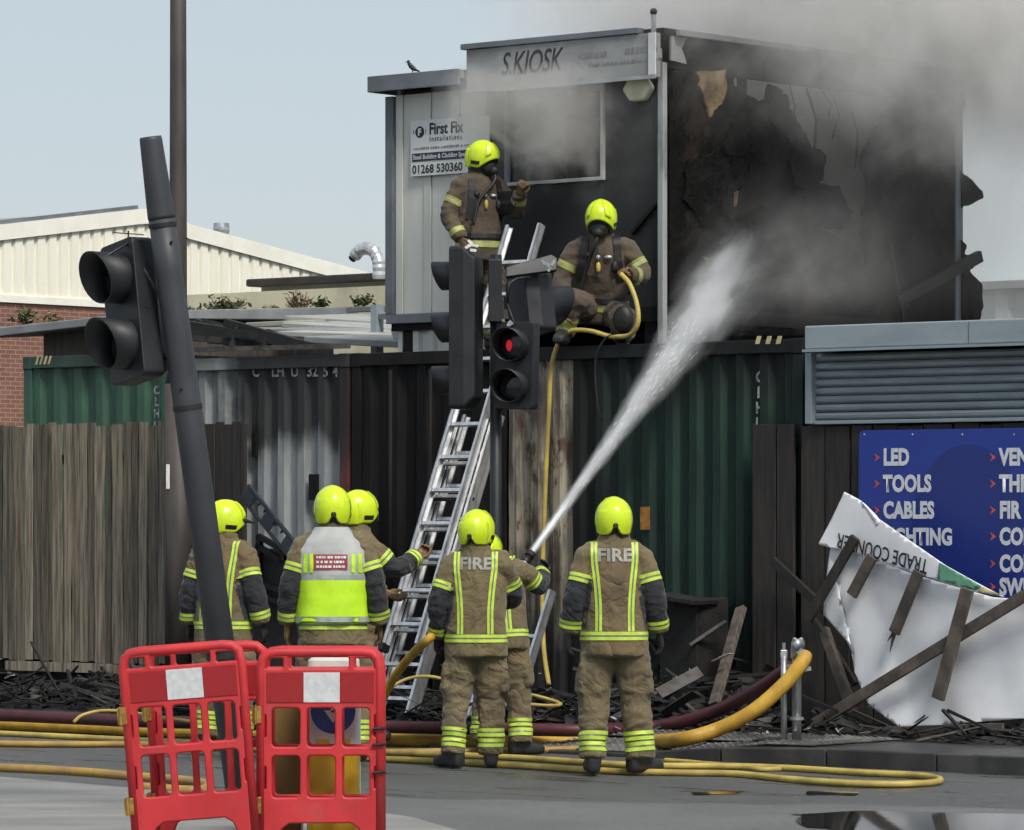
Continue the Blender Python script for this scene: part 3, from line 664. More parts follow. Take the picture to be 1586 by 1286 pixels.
flat_text('lettering', 'Steel Building & Cladding Spec', .055, LETTER, s2, .03, -.0065, .143, width=.9, bold=.001)
on2('01268 530360', .02, .025, .10, bold=.002, width=.98)
cx_, cz_ = q0[0]+.105, q0[2]+hh-.10
MB().tube([(cx_, CD0-.032, cz_), (cx_, CD0-.0305, cz_)], .05, 20).build('logo_disc', PRINTK, s2)
flat_text('logo_letter', 'F', .08, LETTER, s2, .085, -.0045, hh-.128, bold=.004)
MB().add([(cx_-.065, CD0-.032, cz_-.03), (cx_-.075, CD0-.032, cz_), (cx_-.065, CD0-.032, cz_+.03)], [(0, 1, 2)]).add([(cx_+.065, CD0-.032, cz_-.03), (cx_+.075, CD0-.032, cz_), (cx_+.065, CD0-.032, cz_+.03)], [(0, 1, 2)]).build('logo_mark', PRINTK, s2)
# alarm box
qa = fp(992, 138, CD0)
hexa = [(qa[0]+.152*math.cos(R(60*i))*1.0, qa[2]+.118*math.sin(R(60*i))) for i in range(6)]
al = MB().prism(hexa, CD0-.06, CD0+.015).solo('alarm_box', ALARMC, 'yellowed hexagonal alarm box beside the cabin window', 'alarm', base=(qa[0], CD0, qa[2]-.1), frame='f', bevel=.02)

# ================================================================ shuttered shop at the right
US0, US1, UD = es1+.02, 4.35, -.05
un = fthing('shuttered_shop', 'dark timber fronted shop unit with blue grey roller shutter', 'shop', US0, UD, .115)
def up(name, mat, *b, **k): return MB().box(*b).build(name, mat, un, **k)
up('wall', DARKW, US0+.02, US1, UD+.08, 3.0, .115, 3.05)
zb0, zb1 = fz(1260, 541, UD-.2), fz(1260, 507, UD-.2)
up('shutter_box', BLUEGREY, fs(1246, UD-.22), US1, UD-.22, UD+.3, zb0, zb1+.01, bevel=.01)
up('box_lip', BLUEGREY, fs(1243, UD-.24), US1, UD-.245, UD-.2, zb0-.022, zb0-.002)
up('box_seam', SLATEBL, fs(1500, UD-.22), fs(1500, UD-.22)+.006, UD-.223, UD-.2, zb0+.004, zb1-.004)
zs0 = fz(1300, 651, UD-.06)
up('guide_rail', BLUEGREY, fs(1249, UD-.1), fs(1259, UD-.1), UD-.12, UD+.06, fz(1250, 657, UD-.1), zb0-.024, bevel=.004)
sl = None; zz = zb0-.03; N = 8; st = (zz-zs0)/N
for i in range(N):
    if sl is None:
        prof = [(-.5*st, .028), (-.46*st, .006), (-.2*st, -.016), (.1*st, -.020), (.38*st, -.004), (.47*st, .018), (.5*st, .028)]
        L = US1-fs(1259, UD-.1); mb = MB(); mb.loft([[(x_, b, a) for a, b in prof]+[(x_, .034, .5*st), (x_, .034, -.5*st)] for x_ in (0, L)])
        sl = mb.build('shutter_slat', SLATM, None); sl.parent = un
    else: sl = sl.copy(); COL.objects.link(sl)
    sl.location = (fs(1259, UD-.1)-US0, -.055+random.uniform(-.002, .002), zz-(i+.5)*st-.115)
up('bottom_bar', BLUEGREY, fs(1259, UD-.1), US1, UD-.085, UD-.03, zs0-.03, zs0-.002, bevel=.004)
# its timber boards, each one
bx = fs(1158, UD-.1); i = 0
while bx < US1-.05:
    w = random.choice((.20, .23, .26)); top = zs0-.034 if bx > US0-.1 else fz(1170, 655, UD)
    if bx < US0-.03 < bx+w+.08: w = US0-.03-bx
    o = MB().box(bx+.005, bx+w-.005, UD-.05+random.uniform(-.012, .012), UD-.012, .13+random.uniform(0, .05), top-random.uniform(0, .02)).build('board', DARKW, un, bevel=.004)
    bx += w + (.06 if abs(bx+w-US0+.03) < .01 else .002); i += 1
# blue price board
qb0 = fp(1331, 932, UD-.1); qb1 = (US1, 0, fz(1331, 667, UD-.1))
bs = fthing('blue_sign', 'large royal blue board listing electrical goods in white capitals', 'sign', qb0[0], UD-.1, qb0[2])
bw, bh = US1-qb0[0], qb1[2]-qb0[2]
P = rrect(0, bw, 0, bh, .05); plate('board', [P], .0, .02, .003, BLUEB, bs)
ov = [(.98+.5*math.cos(t), .55+.62*math.sin(t)) for t in [R(a) for a in range(0, 360, 12)]]
ov = [(min(x, bw-.03), min(max(z, .03), bh-.03)) for x, z in ov]
mb = MB(); mb.add([(x, -.0118, z) for x, z in ov], [list(range(len(ov)))]); mb.build('printed_oval', BLUEB2, bs, fix=False, local=True)
for i, (a, b) in enumerate((('LED', 'VEN'), ('TOOLS', 'THR'), ('CABLES', 'FIR'), ('LIGHTING', 'CON'), ('', 'CON'), ('', 'SWI'))):
    py = (720, 761, 802, 843, 885, 921)[i]
    for t, px in ((a, 1368), (b, 1548)):
        if not t: continue
        q = fp(px, py, UD-.115)
        o = flat_text('lettering', t, .168, LETTER, bs, q[0]-qb0[0], -.0145, q[2]-qb0[2], width=.79, bold=.008, space=1.02); 
        ax, az = q[0]-qb0[0]-.085, q[2]-qb0[2]+.055
        MB().add([(ax, -.014, az-.035), (ax+.055, -.014, az), (ax, -.014, az+.035), (ax+.02, -.014, az)], [(0, 1, 3), (3, 1, 2)]).build('arrow_mark', REDARR, bs, fix=False, local=True)
for px in (1338, 1413, 1490, 1570):
    q = fp(px, 669, UD-.115); MB().ball((q[0]-qb0[0], -.012, q[2]-qb0[2]-.02), (.008, .004, .008), 8, 4).build('screw_head', GALV, bs, local=True)

# ================================================================ buildings behind
# big warehouse, gable end running into the distance
SW = (W(215, 400, 72)-O).dot(U)
def wd_(px):
    k = (px-CX)/FPX; return (k*(O.y+SW*U.y) - O.x - SW*U.x)/(V.x - k*V.y)
def wdz(px, py):
    d = wd_(px); return d, CAMZ+(HY-py)/FPX*fw(SW, d, 0).y
wh = fthing('warehouse', 'big cream clad warehouse with low gable behind the yard', 'warehouse', SW, wd_(100), 0)
roofl = [wdz(-140, 362), wdz(0, 348), wdz(214, 324), wdz(250, 322), wdz(290, 347), wdz(545, 416), wdz(640, 442)]
def rz(d):
    for a, b in zip(roofl[:-1], roofl[1:]):
        if d <= b[0]: return a[1]+(b[1]-a[1])*(d-a[0])/(b[0]-a[0])
    return roofl[-1][1]
d0_, d1_ = roofl[0][0], roofl[-1][0]; zb = wdz(60, 460)[1]
mb = MB(); P = []; x = d0_
while x < d1_:
    for f, dp in ((0, 0), (.62, 0), (.70, .05), (.92, .05)): P.append((x+f*.26, dp))
    x += .26
mb.loft([[(SW-q, a, zb) for a, q in P], [(SW-q, a, rz(a)-.2) for a, q in P]], cap=False, closed=False); mb.build('cladding', CREAMCL, wh)
mb = MB()
for a, b in zip(roofl[:-1], roofl[1:]):
    mb.add([(SW+.05, a[0], a[1]-.26), (SW+.05, b[0], b[1]-.26), (SW+.05, b[0], b[1]), (SW+.05, a[0], a[1]), (SW-.3, b[0], b[1]), (SW-.3, a[0], a[1])], [(0, 1, 2, 3), (3, 2, 4, 5)])
mb.build('verge_trim', CREAMTR, wh)
mb = MB()
for a, b in zip(roofl[:-1], roofl[1:]): mb.add([(SW-.3, a[0], a[1]-.01), (SW-.3, b[0], b[1]-.01), (SW-22, b[0], b[1]-.01), (SW-22, a[0], a[1]-.01)], [(0, 1, 2, 3)])
mb.build('roof', FELT, wh)
for a, b in zip(roofl[:2], roofl[1:3]): MB().beam((SW-.1, a[0], a[1]+.03), (SW-.1, b[0], b[1]+.03), .2, .07).build('roof_edging', SLATEBL, wh)
MB().box(SW-.35, SW+.03, d0_, d1_, zb-.12, zb+.0).build('cladding_sill', CREAMTR, wh)
MB().box(SW-.4, SW-.02, d0_, d1_, 0, zb-.125).build('brick_wall', BRICKM, wh)
q = wdz(437, 380); fl = fthing('roof_flue', 'small galvanised flue pipe on the warehouse roof slope', 'flue', SW-1.5, q[0], q[1]-.4)
MB().tube([(SW-1.5, q[0], q[1]-.4), (SW-1.5, q[0], q[1]+.30)], .10, 14).build('pipe', GALV, fl, smooth=True)
MB().tube([(SW-1.5, q[0], q[1]+.26), (SW-1.5, q[0], q[1]+.33), (SW-1.5, q[0], q[1]+.335), (SW-1.5, q[0], q[1]+.46)], [.13, .15, .15, .14], 14).build('cap', GALV, fl)
q = wdz(68, 458); ae = fthing('roof_aerial', 'thin dark aerial mast in front of the cream warehouse', 'aerial', SW+2, q[0], q[1]-.6)
MB().tube([(SW+2, q[0], q[1]-.8), (SW+2, q[0], q[1]+1.0)], .015, 6).build('mast', CABLE, ae)
for t in (.7, .95): MB().tube([(SW+2, q[0]-.35, q[1]+t), (SW+2, q[0]+.35, q[1]+t)], .01, 6).build('crossbar', CABLE, ae)
# brick house end and lean-to at far left
bd = 30.0
bs0, bs1 = fs(-300, bd), fs(24, bd)
bh_ = fthing('brick_outbuilding', 'orange brick outbuilding at the far left edge', 'building', bs0, bd, 0)
MB().box(bs0, bs1, bd, bd+4, 0, fz(20, 512, bd)).build('wall', BRICKM, bh_)
MB().box(bs0-.1, bs1+.25, bd-.25, bd-.1, fz(20, 645, bd), fz(20, 628, bd)).build('red_ledge', M('dull red paint', (.20,.045,.035), rough=.6), bh_)
lt0, lt1 = fs(14, 3.6), fs(262, 3.6)
lt = fthing('lean_to', 'brown boarded lean-to with grey felt roof above the green container', 'shed', lt0, 3.6, 0)
MB().box(lt0+.35, lt1, 3.75, 6, 0, fz(100, 512, 3.6)).build('wall', M('brown boarding', (.095,.080,.065), (.05,.043,.036), rough=.8, scale=3, stretch=(6,6,.6), bump=.2), lt)
MB().add([(lt0-.2, 3.4, fz(0, 524, 3.5)), (lt1, 3.4, fz(262, 497, 3.5)+.02), (lt1, 6.2, fz(262, 490, 3.5)+.06), (lt0-.2, 6.2, fz(0, 510, 3.5)+.06),
          (lt0-.2, 3.4, fz(0, 524, 3.5)+.09), (lt1, 3.4, fz(262, 497, 3.5)+.10), (lt1, 6.2, fz(262, 490, 3.5)+.2), (lt0-.2, 6.2, fz(0, 510, 3.5)+.2)],
         [(0,3,2,1),(4,5,6,7),(0,1,5,4),(1,2,6,5),(2,3,7,6),(3,0,4,7)]).build('roof', FELT, lt, bevel=.01)
# cream rendered parapet block in the middle
pd = 9.0; p0_, p1_ = fs(285, pd), fs(640, pd)
pb = fthing('parapet_building', 'low cream rendered building with dark fascia behind the cabin', 'building', p0_, pd, 0)
ztop = fz(480, 448, pd)
MB().box(p0_, p1_, pd, pd+6, 0, ztop).build('wall', RENDER, pb)
f0 = fs(372, pd)
MB().box(f0+.05, p1_, pd+.3, pd+.8, ztop, fz(480, 438, pd)).build('upstand', M('grey upstand', (.34,.34,.31), (.24,.24,.22), scale=2), pb)
MB().box(f0-.06, p1_, pd+.15, pd+1.2, fz(480, 438, pd), fz(480, 426, pd)).build('fascia', M('dark brown fascia', (.05,.042,.038), (.03,.027,.025), rough=.7), pb, bevel=.02)
# silver bent duct
dk = pd-.6; du = fthing('bent_duct', 'shiny silver goose neck duct on the flat roof', 'duct', fs(588, dk), dk, fz(588, 425, dk))
pts = [fp(x_, y_, dk) for x_, y_ in ((587, 432), (587, 415), (586, 402), (580, 390), (569, 384), (558, 387), (549, 397))]
mb = MB(); path = []
for a, b in zip(pts[:-1], pts[1:]):
    for k in range(3): path.append(tuple(Vector(a).lerp(Vector(b), k/3)))
path.append(pts[-1])
mb.tube(path, [.068+(.006 if i % 2 else 0) for i in range(len(path))], 14); mb.build('pipe', M('bright duct foil', (.8,.8,.8), (.6,.6,.6), rough=.3, metal=.6, scale=9), du, smooth=False)
a, b = Vector(path[-1]), Vector(path[-2]); MB().tube([a, a+(a-b).normalized()*.05], .045, 12).build('mouth', RUBBER, du)
# flat roof with stacked pale sheets between the containers and the cabin
fr = fthing('sheet_roof', 'flat roof of overlapping pale metal sheets left of the cabin', 'roof', fs(290, 3), 2.5, ZT)
PALESH = M('pale roof sheet', (.52,.51,.45), (.36,.355,.32), rough=.5, scale=1.6, stretch=(.5,2,1), bump=.06)
for (pa, ya, pb_, yb, d_, th, m) in ((285, 497, 445, 487, 5.6, .05, FELT), (440, 489, 655, 503, 5.0, .05, PALESH), (380, 500, 440, 497, 4.4, .05, PALESH), (436, 500, 655, 512, 4.2, .05, PALESH),
        (400, 509, 520, 512, 3.4, .05, FELT), (430, 513, 655, 520, 3.0, .05, PALESH), (470, 521, 640, 530, 2.4, .06, FELT), (460, 478, 590, 474, 7.2, .06, FELT)):
    a, b = fp(pa, ya, d_), fp(pb_, yb, d_)
    mb = MB(); mb.add([(a[0], d_, a[2]-th), (b[0], d_, b[2]-th), (b[0], d_+1.1, b[2]-th+.06), (a[0], d_+1.1, a[2]-th+.06), (a[0], d_, a[2]), (b[0], d_, b[2]), (b[0], d_+1.1, b[2]+.06), (a[0], d_+1.1, a[2]+.06)],
        [(0,3,2,1),(4,5,6,7),(0,1,5,4),(1,2,6,5),(2,3,7,6),(3,0,4,7)]); mb.build('roof_sheet', m, fr, bevel=.008)
MB().box(fs(574, 3.4), fs(583, 3.4), 3.4, 3.5, ZT, fz(578, 472, 3.4)).build('upright', BLUEGREY, fr)
MB().box(fs(583, 3.4), fs(640, 3.4), 3.42, 3.5, fz(600, 494, 3.4), fz(600, 486, 3.4)).build('cross_rail', SLATEBL, fr)
mb = MB()
for i in range(9):
    a = fp(655+random.uniform(-12, 12), 512+random.uniform(-8, 14), 1.4); mb.beam(a, (a[0]+random.uniform(-.2, .2), 1.4+random.uniform(-.2, .2), a[2]+random.uniform(-.1, .12)), .04, .10)
mb.build('crumpled_offcuts', GALV, fr)
# burnt lattice of a collapsed roof
bt = fthing('burnt_roof_frame', 'collapsed charred roof battens above the grey container', 'roof frame', fs(300, 1), .3, ZT)
for i in range(26):
    t = i/25; y0 = random.uniform(503, 536); xa = 288+random.uniform(0, 90); xb = xa+random.uniform(50, 140)
    lim = 536-(470-xb)*.17
    a, b = fp(xa, max(500, y0-8), .5+random.uniform(-.2, 1.2)), fp(min(xb, 478), min(538, max(y0+random.uniform(-3, 10), lim)), .4+random.uniform(-.2, .8))
    MB().beam(a, b, .05, random.choice((.03, .05, .08))).build('batten', random.choice((CHARW, CHARW, CHARW, ASH)), bt)
for xa, ya, xb, yb in ((290, 503, 480, 537), (350, 500, 476, 536), (286, 512, 400, 520), (372, 504, 360, 540), (420, 512, 410, 540)):
    MB().beam(fp(xa, ya, .25), fp(xb, yb, .2), .06, .07).build('rafter', CHARW, bt)
MB().beam(fp(292, 542, -.01), fp(540, 536, -.01), .05, .04).build('edge_rail', ASH, bt)
# pale building far right behind the smoke
rb0, rb1 = fs(1440, 14), fs(1720, 14)
rb = fthing('pale_clad_building', 'pale grey clad building behind the smoke at right', 'building', rb0, 14, 0)
mb = MB(); corrugated(mb, rb0, rb1, 0, fz(1550, 448, 14), 14, .45, .05); mb.build('cladding', M('pale cladding', (.62,.63,.62), (.54,.55,.54), scale=1.5), rb)
MB().box(rb0, rb1, 13.9, 20, fz(1550, 448, 14), fz(1550, 436, 14)).build('gutter', FELT, rb)
# plank fence, left
def plank_mesh(w, h, t, seed):
    rnd = random.Random(seed); mb = MB(); n = 7; rings = []
    for i in range(n+1):
        z = h*i/n; a = -w/2+rnd.uniform(-.008, .006); b = w/2+rnd.uniform(-.006, .008)
        if i == n: z += rnd.uniform(-.02, .01)
        bow = rnd.uniform(-.003, .003)
        rings.append([(a, bow, z), (b, bow, z), (b, bow+t, z), (a, bow+t, z)])
    mb.loft(rings); return mb
pf = fthing('plank_fence', 'weathered grey brown plank fence on the left', 'fence', fs(-300), .05, .4)
fb, ft_ = fz(130, 1026), fz(130, 656)
var = [plank_mesh(.098, ft_-fb, .02, k).mesh('plank', FENCEW) for k in range(6)]
for m_ in var: m_.name = 'plank'
x = fs(-300); k = 0
while x < fs(254):
    sc_ = random.uniform(.72, 1.15); w = .1*sc_
    if 6 < (x-fs(4))*100 < 14 and False: pass
    o = obj('plank', random.choice(var), pf); o.location = (x+w/2-fs(-300), random.choice((0, .014, .030))+random.uniform(-.005, .005), fb-.4+random.uniform(-.012, .012))
    o.scale = (sc_, 1, 1+random.uniform(-.006, .006)); o.rotation_euler = (0, random.uniform(-.007, .007), random.uniform(-.05, .05)); x += w+random.choice((.002, .005, .008, .016)); k += 1
MB().box(fs(-300), fs(254), .115, .155, fb+.25, fb+.33).build('arris_rail', FENCEW, pf); MB().box(fs(-300), fs(254), .115, .155, ft_-.35, ft_-.27).build('arris_rail', FENCEW, pf)
MB().box(fs(4), fs(168), .03, .08, fz(60, 1040), fb-.01).build('gravel_board', FENCEW, pf); MB().box(fs(170), fs(254), .0, .05, fz(60, 1040), fb-.015).build('gravel_board', FENCEW, pf)
bf = fthing('burnt_fence', 'blackened fence boards between the lamp column and the grey container', 'fence', fs(252), -.09, .115)
x = fs(256, -.09); 
while x < fs(378, -.09)-.03:
    w = random.uniform(.09, .13)
    MB().box(x+.003, min(x+w, fs(379, -.09)), -.09+random.uniform(-.01, .01), -.06, .13, fz(340, 655, -.09)+random.uniform(-.015, .01)).build('plank', DARKW, bf, bevel=.003); x += w
MB().box(fs(-300), es0, .2, .28, .115, .6).solo('low_wall', M('sooty block wall', (.035,.034,.033), (.015,.015,.015), rough=.85, scale=4, bump=.4, bscale=20), 'sooty low block wall under the fences', 'wall', frame='f')
# ================================================================ lamp column
lp = G(276, 1092, .115); lc = thing('lamp_column', 'tall brown street lamp column in front of the plank fence', 'lamp column', lp)
Yl = lp.y; ppm = FPX/Yl
def lx(px): return (px-CX)/FPX*Yl - lp.x
MB().tube([(0, 0, 0), (0, 0, 2.75)], [.118, .112], 24).build('base_casing', LAMPB, lc, smooth=True)
MB().tube([(0, 0, 2.75), (0, 0, 2.95), (0, 0, 4.5), (0, 0, 9.5)], [.112, .078, .074, .060], 24).build('shaft', LAMPB, lc, smooth=True)
MB().box(-.115, -.085, -.13, -.118, 1.95-.1, 2.16-.1).build('number_tag', WHITEP, lc).location = (.02, .03, 0)
MB().tube([(0, 0, 9.3), (0, -.1, 9.8), (0, -.8, 10.0)], .04, 12).build('arm', LAMPB, lc, smooth=True)
MB().box(-.12, .12, -1.5, -.75, 9.94, 10.06).build('lantern', GALV, lc, bevel=.03)

# ================================================================ signal heads
def visor_mesh(rad, length, cut=.45, n=24):
    """open tube hood pointing to -y, its lower front cut back"""
    mb = MB(); ring0, ring1, ri0, ri1 = [], [], [], []
    for j in range(n):
        a = 2*math.pi*j/n; x, z = math.cos(a), math.sin(a); L = length*(1-cut*(1-z)/2)
        ring0.append((rad*x, 0, rad*z)); ring1.append((rad*1.02*x, -L, rad*1.02*z)); ri1.append((rad*.97*x, -L, rad*.97*z)); ri0.append((rad*.95*x, 0, rad*.95*z))
    mb.loft([ring0, ring1, ri1, ri0], cap=False); return mb
def signal_head(parent, loc, yaw, roll, n, lit=None, w=.30, pitch=.30, rad=.118, vl=.24, dep=.17, zoff=0, extra_box=False, tiltx=0):
    """n lamps stacked, fronts to -y before turning by yaw; origin at the bottom of the case"""
    h = n*pitch+.04
    P = rrect(-w/2, w/2, 0, h, .035)
    mb = MB(); rings = []
    for y, k in ((-.02, 1.0), (dep*.55, 1.0), (dep, .72)): rings.append([(x*k, y, (z-h/2)*(k*.5+.5)+h/2) for x, z in P])
    mb.loft(rings); o = mb.build('signal_head', BLACKP, parent, local=True, bevel=.006)
    o.location = loc; o.rotation_euler = (tiltx, roll, yaw)
    for i in range(n):
        zc = .02+pitch*(i+.5)
        v = visor_mesh(rad, vl).build('visor', BLACKP, o, smooth=True, local=True); v.location = (0, -.02, zc)
        l = MB().ball((0, 0, 0), (rad*.93, .018, rad*.93), 18, 6).build('lens', VISOR, o, smooth=True, local=True); l.location = (0, -.028, zc)
        if lit == i: MB().ball((-.03, -.05, zc-.005), (.026, .012, .042), 12, 6).build('lit_lamp', REDLIT, o, smooth=True, local=True)
        s_ = MB().box(-w/2-.004, w/2+.004, .02, .05, zc+pitch/2-.012, zc+pitch/2-.004).build('case_seam', RUBBER, o, local=True)
    return o
# ---- leaning damaged signal on the left
pb_ = G(377, 1262, .06); tp = W(233, 212, pb_.y-.25)
ls = thing('leaning_traffic_signal', 'knocked over charcoal traffic signal pole leaning left, its two dark lamps facing left', 'traffic signal', pb_)
ax = (tp-pb_)
MB().tube([(0, 0, 0), ax*.62, ax*.79, ax*.80, ax*.88], [.083, .079, .077, .077, .074], 28).build('pole', POLEG, ls, smooth=True)
MB().tube([ax*.88, ax*.885, ax*.995, ax], [.076, .077, .063, .060], 28).build('pole_cap', POLEG, ls, smooth=True)
MB().tube([ax*.60, ax*.607], .0835, 28).build('joint_band', RUBBER, ls); 
MB().tube([ax*.868, ax*.874], .079, 28).build('joint_band', RUBBER, ls)
for t, a in ((.63, 20), (.845, 60), (.25, 30)): 
    c = ax*t+Vector((.083*math.sin(R(a-30)), -.083*math.cos(R(a-30)), 0)); MB().ball(c, .009, 8, 5).build('bolt', RUBBER, ls)
hd = W(203, 590, pb_.y-.12)-pb_
sh = signal_head(ls, hd, R(-52), R(-9.5), 2, w=.34, pitch=.375, rad=.142, vl=.20, dep=.2)
b0 = ax*.72; b1 = hd+Vector((-.01, 0, .76))
MB().tube([b1+Vector((-.14, -.06, -.08)), b1+Vector((0, .0, .01)), b0], .011, 8).build('bracket', BLACKP, ls)
b0 = ax*.60; MB().tube([W(226, 436, pb_.y)-pb_, W(238, 428, pb_.y)-pb_, W(240, 405, pb_.y)-pb_, W(240, 392, pb_.y)-pb_], .011, 8).build('cable', CABLE, ls, smooth=True)
MB().tube([hd+Vector((.03, .05, .12)), ax*((hd.z+.14)/ax.z)], .02, 8).build('bracket', BLACKP, ls)
MB().tube([ax*.233, ax*.241], .088, 20).build('strap', RUBBER, ls)
# ---- signal in the middle
cs = G(768, 1140, .115); ct = thing('traffic_signal', 'upright black traffic signal with a lit red lamp in front of the ladder', 'traffic signal', cs)
Yc = cs.y
def cl(px, py, dy=0.0): return W(px, py, Yc+dy)-cs
MB().tube([(0, 0, 0), (0, 0, .9), (0, 0, cl(768, 395).z)], .044, 20).build('pole', BLACKP, ct, smooth=True)
signal_head(ct, cl(708, 634), R(-108), 0, 3, w=.27, pitch=.385, rad=.105, vl=.17, dep=.17)
signal_head(ct, cl(796, 634, -.12), R(-22), R(1.5), 2, lit=1, w=.30, pitch=.30, rad=.122, vl=.2, dep=.18)
MB().box(-.05, .05, -.12, .0, 0, .46).build('detector_box', BLACKP, ct, bevel=.008).location = cl(767, 500, -.02)
MB().box(-.035, .035, -.1, .02, 0, .40).build('terminal_box', BLACKP, ct, bevel=.006).location = cl(775, 585, .04)
o = signal_head(ct, cl(838, 518, .28), R(128), R(9), 1, w=.34, pitch=.40, rad=.15, vl=.26, dep=.2)
o = MB().prism([(-.2, -.06), (.18, -.045), (.20, .05), (.16, .085), (-.19, .02)], -.02, .02).build('bent_plate', BLACKP, ct, bevel=.006, local=True); o.location = cl(823, 415, .05); o.rotation_euler = (R(-20), R(-6), R(8))
MB().tube([cl(757, 424, -.1), cl(768, 430, -.12), cl(771, 445, -.1), cl(764, 462, -.06)], .017, 8).build('cable', CABLE, ct, smooth=True)
MB().tube([cl(786, 470, -.1), cl(788, 440, -.1), cl(800, 432, -.05), cl(820, 430, 0)], .010, 8).build('cable', CABLE, ct, smooth=True)
MB().tube([cl(785, 470, -.1), cl(795, 498, -.12), cl(805, 512, -.1)], .010, 8).build('cable', CABLE, ct, smooth=True)
for px, py, m in ((733, 383, WHITEP), (793, 503, GALV), (847, 408, GALV)):
    q = cl(px, py, -.14); mb = MB()
    for k in range(5): a = Vector((random.uniform(-.045, .045), random.uniform(-.03, .03), random.uniform(-.03, .03))); mb.beam(q+a, q+a+Vector((random.uniform(-.05, .05), 0, random.uniform(-.04, .04))), .012, .02)
    mb.build('broken_bracket', m, ct)

# ================================================================ barriers, island bollard, box
BW, BH = .665, 1.0; BK = .945
def barrier(label, px, py, yaw, roll, dz=0.0, p=None):
    loc = G(px, py, .06); b = thing('barrier', label, 'barrier', loc, yaw, 'red plastic barrier panels round the leaning signal'); b.rotation_euler = (0, roll, yaw); b.scale = (BK, 1, 1)
    outer = rrect(0, BW, .035, BH, (.02, .02, .085, .085), 6)
    foot = [(.10, .035), (.13, .10), (.17, .125), (BW-.17, .125), (BW-.13, .10), (BW-.10, .035)]
    i0 = [q for q in outer]
    rim = [(.02, .035), (.10, .035)] + foot[1:-1] + [(BW-.10, .035)] + outer[5:]
    rim = foot[:] + [(BW-.02, .035)] + [q for q in outer if q[1] > .06] + [(.02, .035)]
    holes = [rrect(.035, .135, .905, .955, (.01, .01, .01, .035)), rrect(.165, .485, .905, .965, .014), rrect(.515, .63, .905, .955, (.01, .01, .035, .01))]
    for z0, z1 in ((.51, .705), (.255, .465)):
        for x0, x1 in ((.075, .225), (.262, .412), (.45, .595)): holes.append(rrect(x0, x1, z0, z1, .022))
    for z0 in (.30, .56): holes.append(rrect(.028, .044, z0, z0+.11, .007)); holes.append(rrect(BW-.044, BW-.028, z0, z0+.11, .007))
    plate('panel', [rim]+holes, 0, .036, .008, REDPL, b)
    pth = [(.018, -.0, .05), (.018, 0, BH-.10), (.03, 0, BH-.045), (.06, 0, BH-.02), (.11, 0, BH-.014), (BW-.11, 0, BH-.014), (BW-.06, 0, BH-.02), (BW-.03, 0, BH-.045), (BW-.018, 0, BH-.10), (BW-.018, 0, .05)]
    MB().tube(pth, .026, 12).build('rim_tube', REDPL, b, smooth=True, local=True)
    for y in (-.0205, .0205):
        for k, (x0, x1, m) in enumerate(((.05, .242, REDREF), (.245, .437, WHTREF), (.44, .618, REDREF))):
            MB().box(x0, x1, y-.0025, y+.0025, .735, .885).build('reflective_board', m, b, local=True)
    for z in (.175, .63):
        MB().box(-.03, .02, -.032, -.027, z, z+.085).build('hinge', BRASS, b, local=True, bevel=.004)
        MB().tube([(-.012, -.034, z-.005), (-.012, -.034, z+.09)], .009, 8).build('hinge_pin', BRASS, b, local=True)
    for z in (.38, .52, .60): 
        if px == 399: MB().tube([(BW-.055, -.03, z), (BW-.005, -.036, z+.004), (BW+.012, -.02, z+.002), (BW+.012, .02, z+.002)], .008, 6).build('cable_tie', CABLE, b, local=True)
    MB().beam((.30, -.02, .30), (.285, -.02, .02), .004, .003).build('scratch', RUBBER, b, local=True) if False else None
    return b
barrier('red plastic barrier panel tilted against the leaning signal pole', 208, 1316, R(-2), R(-4.6))
barrier('upright red plastic barrier panel in front of the yellow bollard', 399, 1314, R(2), R(0))
barrier('rear red barrier panel behind the leaning signal pole', 240, 1307, R(-1), R(-3.0))
barrier('rear red barrier panel behind the yellow bollard', 404, 1308, R(2), R(0))
bl = G(517, 1302, .06); bo = thing('keep_left_bollard', 'white and yellow traffic island bollard behind the barrier', 'bollard', bl)
def bsec(z, w, d): return [(x, y, z) for x, y in rrect(-w, w, -d, d, .04)]
MB().loft([bsec(0, .14, .09), bsec(.03, .135, .088), bsec(.46, .135, .088)]).build('lower_shell', M('bollard yellow', (.72,.46,.02), (.6,.38,.02), rough=.35, scale=4), bo, bevel=.004)
MB().loft([bsec(.462, .137, .09), bsec(.86, .137, .09), bsec(.93, .13, .085), bsec(.955, .10, .06)]).build('upper_shell', M('bollard white', (.68,.68,.64), (.58,.58,.54), rough=.35, scale=4), bo, bevel=.006)
MB().tube([(0, -.0905, .67), (0, -.093, .67)], .115, 32).build('blue_disc', M('sign blue', (.03,.07,.30), rough=.4), bo)
MB().prism([(-.012, .745), (.012, .745), (.012, .665), (-.012, .665)], -.0955, -.0938).build('arrow_shaft', WHITEP, bo).rotation_euler = (0, 0, 0)
MB().prism([(-.045, .675), (.045, .675), (0, .61)], -.0955, -.0938).build('arrow_head', WHITEP, bo)
MB().box(-.09, -.02, -.0905, -.0885, .478, .528).build('yellow_label', M('label yellow', (.72,.5,.05), rough=.5), bo); MB().box(.01, .09, -.0905, -.0885, .478, .528).build('yellow_label', M('label yellow b', (.72,.5,.05), rough=.5), bo)
for x in (-.137, .132): MB().box(x, x+.005, -.03, .03, .05, .40).build('white_edge', WHITEP, bo)
bxp = G(441, 1296, .06)
MB().box(-.085, .085, -.03, .12, 0, .74).build('tmp', REDPL) if False else None
cb = thing('service_cabinet', 'brown metal service box behind the upright barrier', 'cabinet', bxp)
BRN = M('brown cabinet paint', (.20,.115,.035), (.15,.085,.028), rough=.5, scale=3)
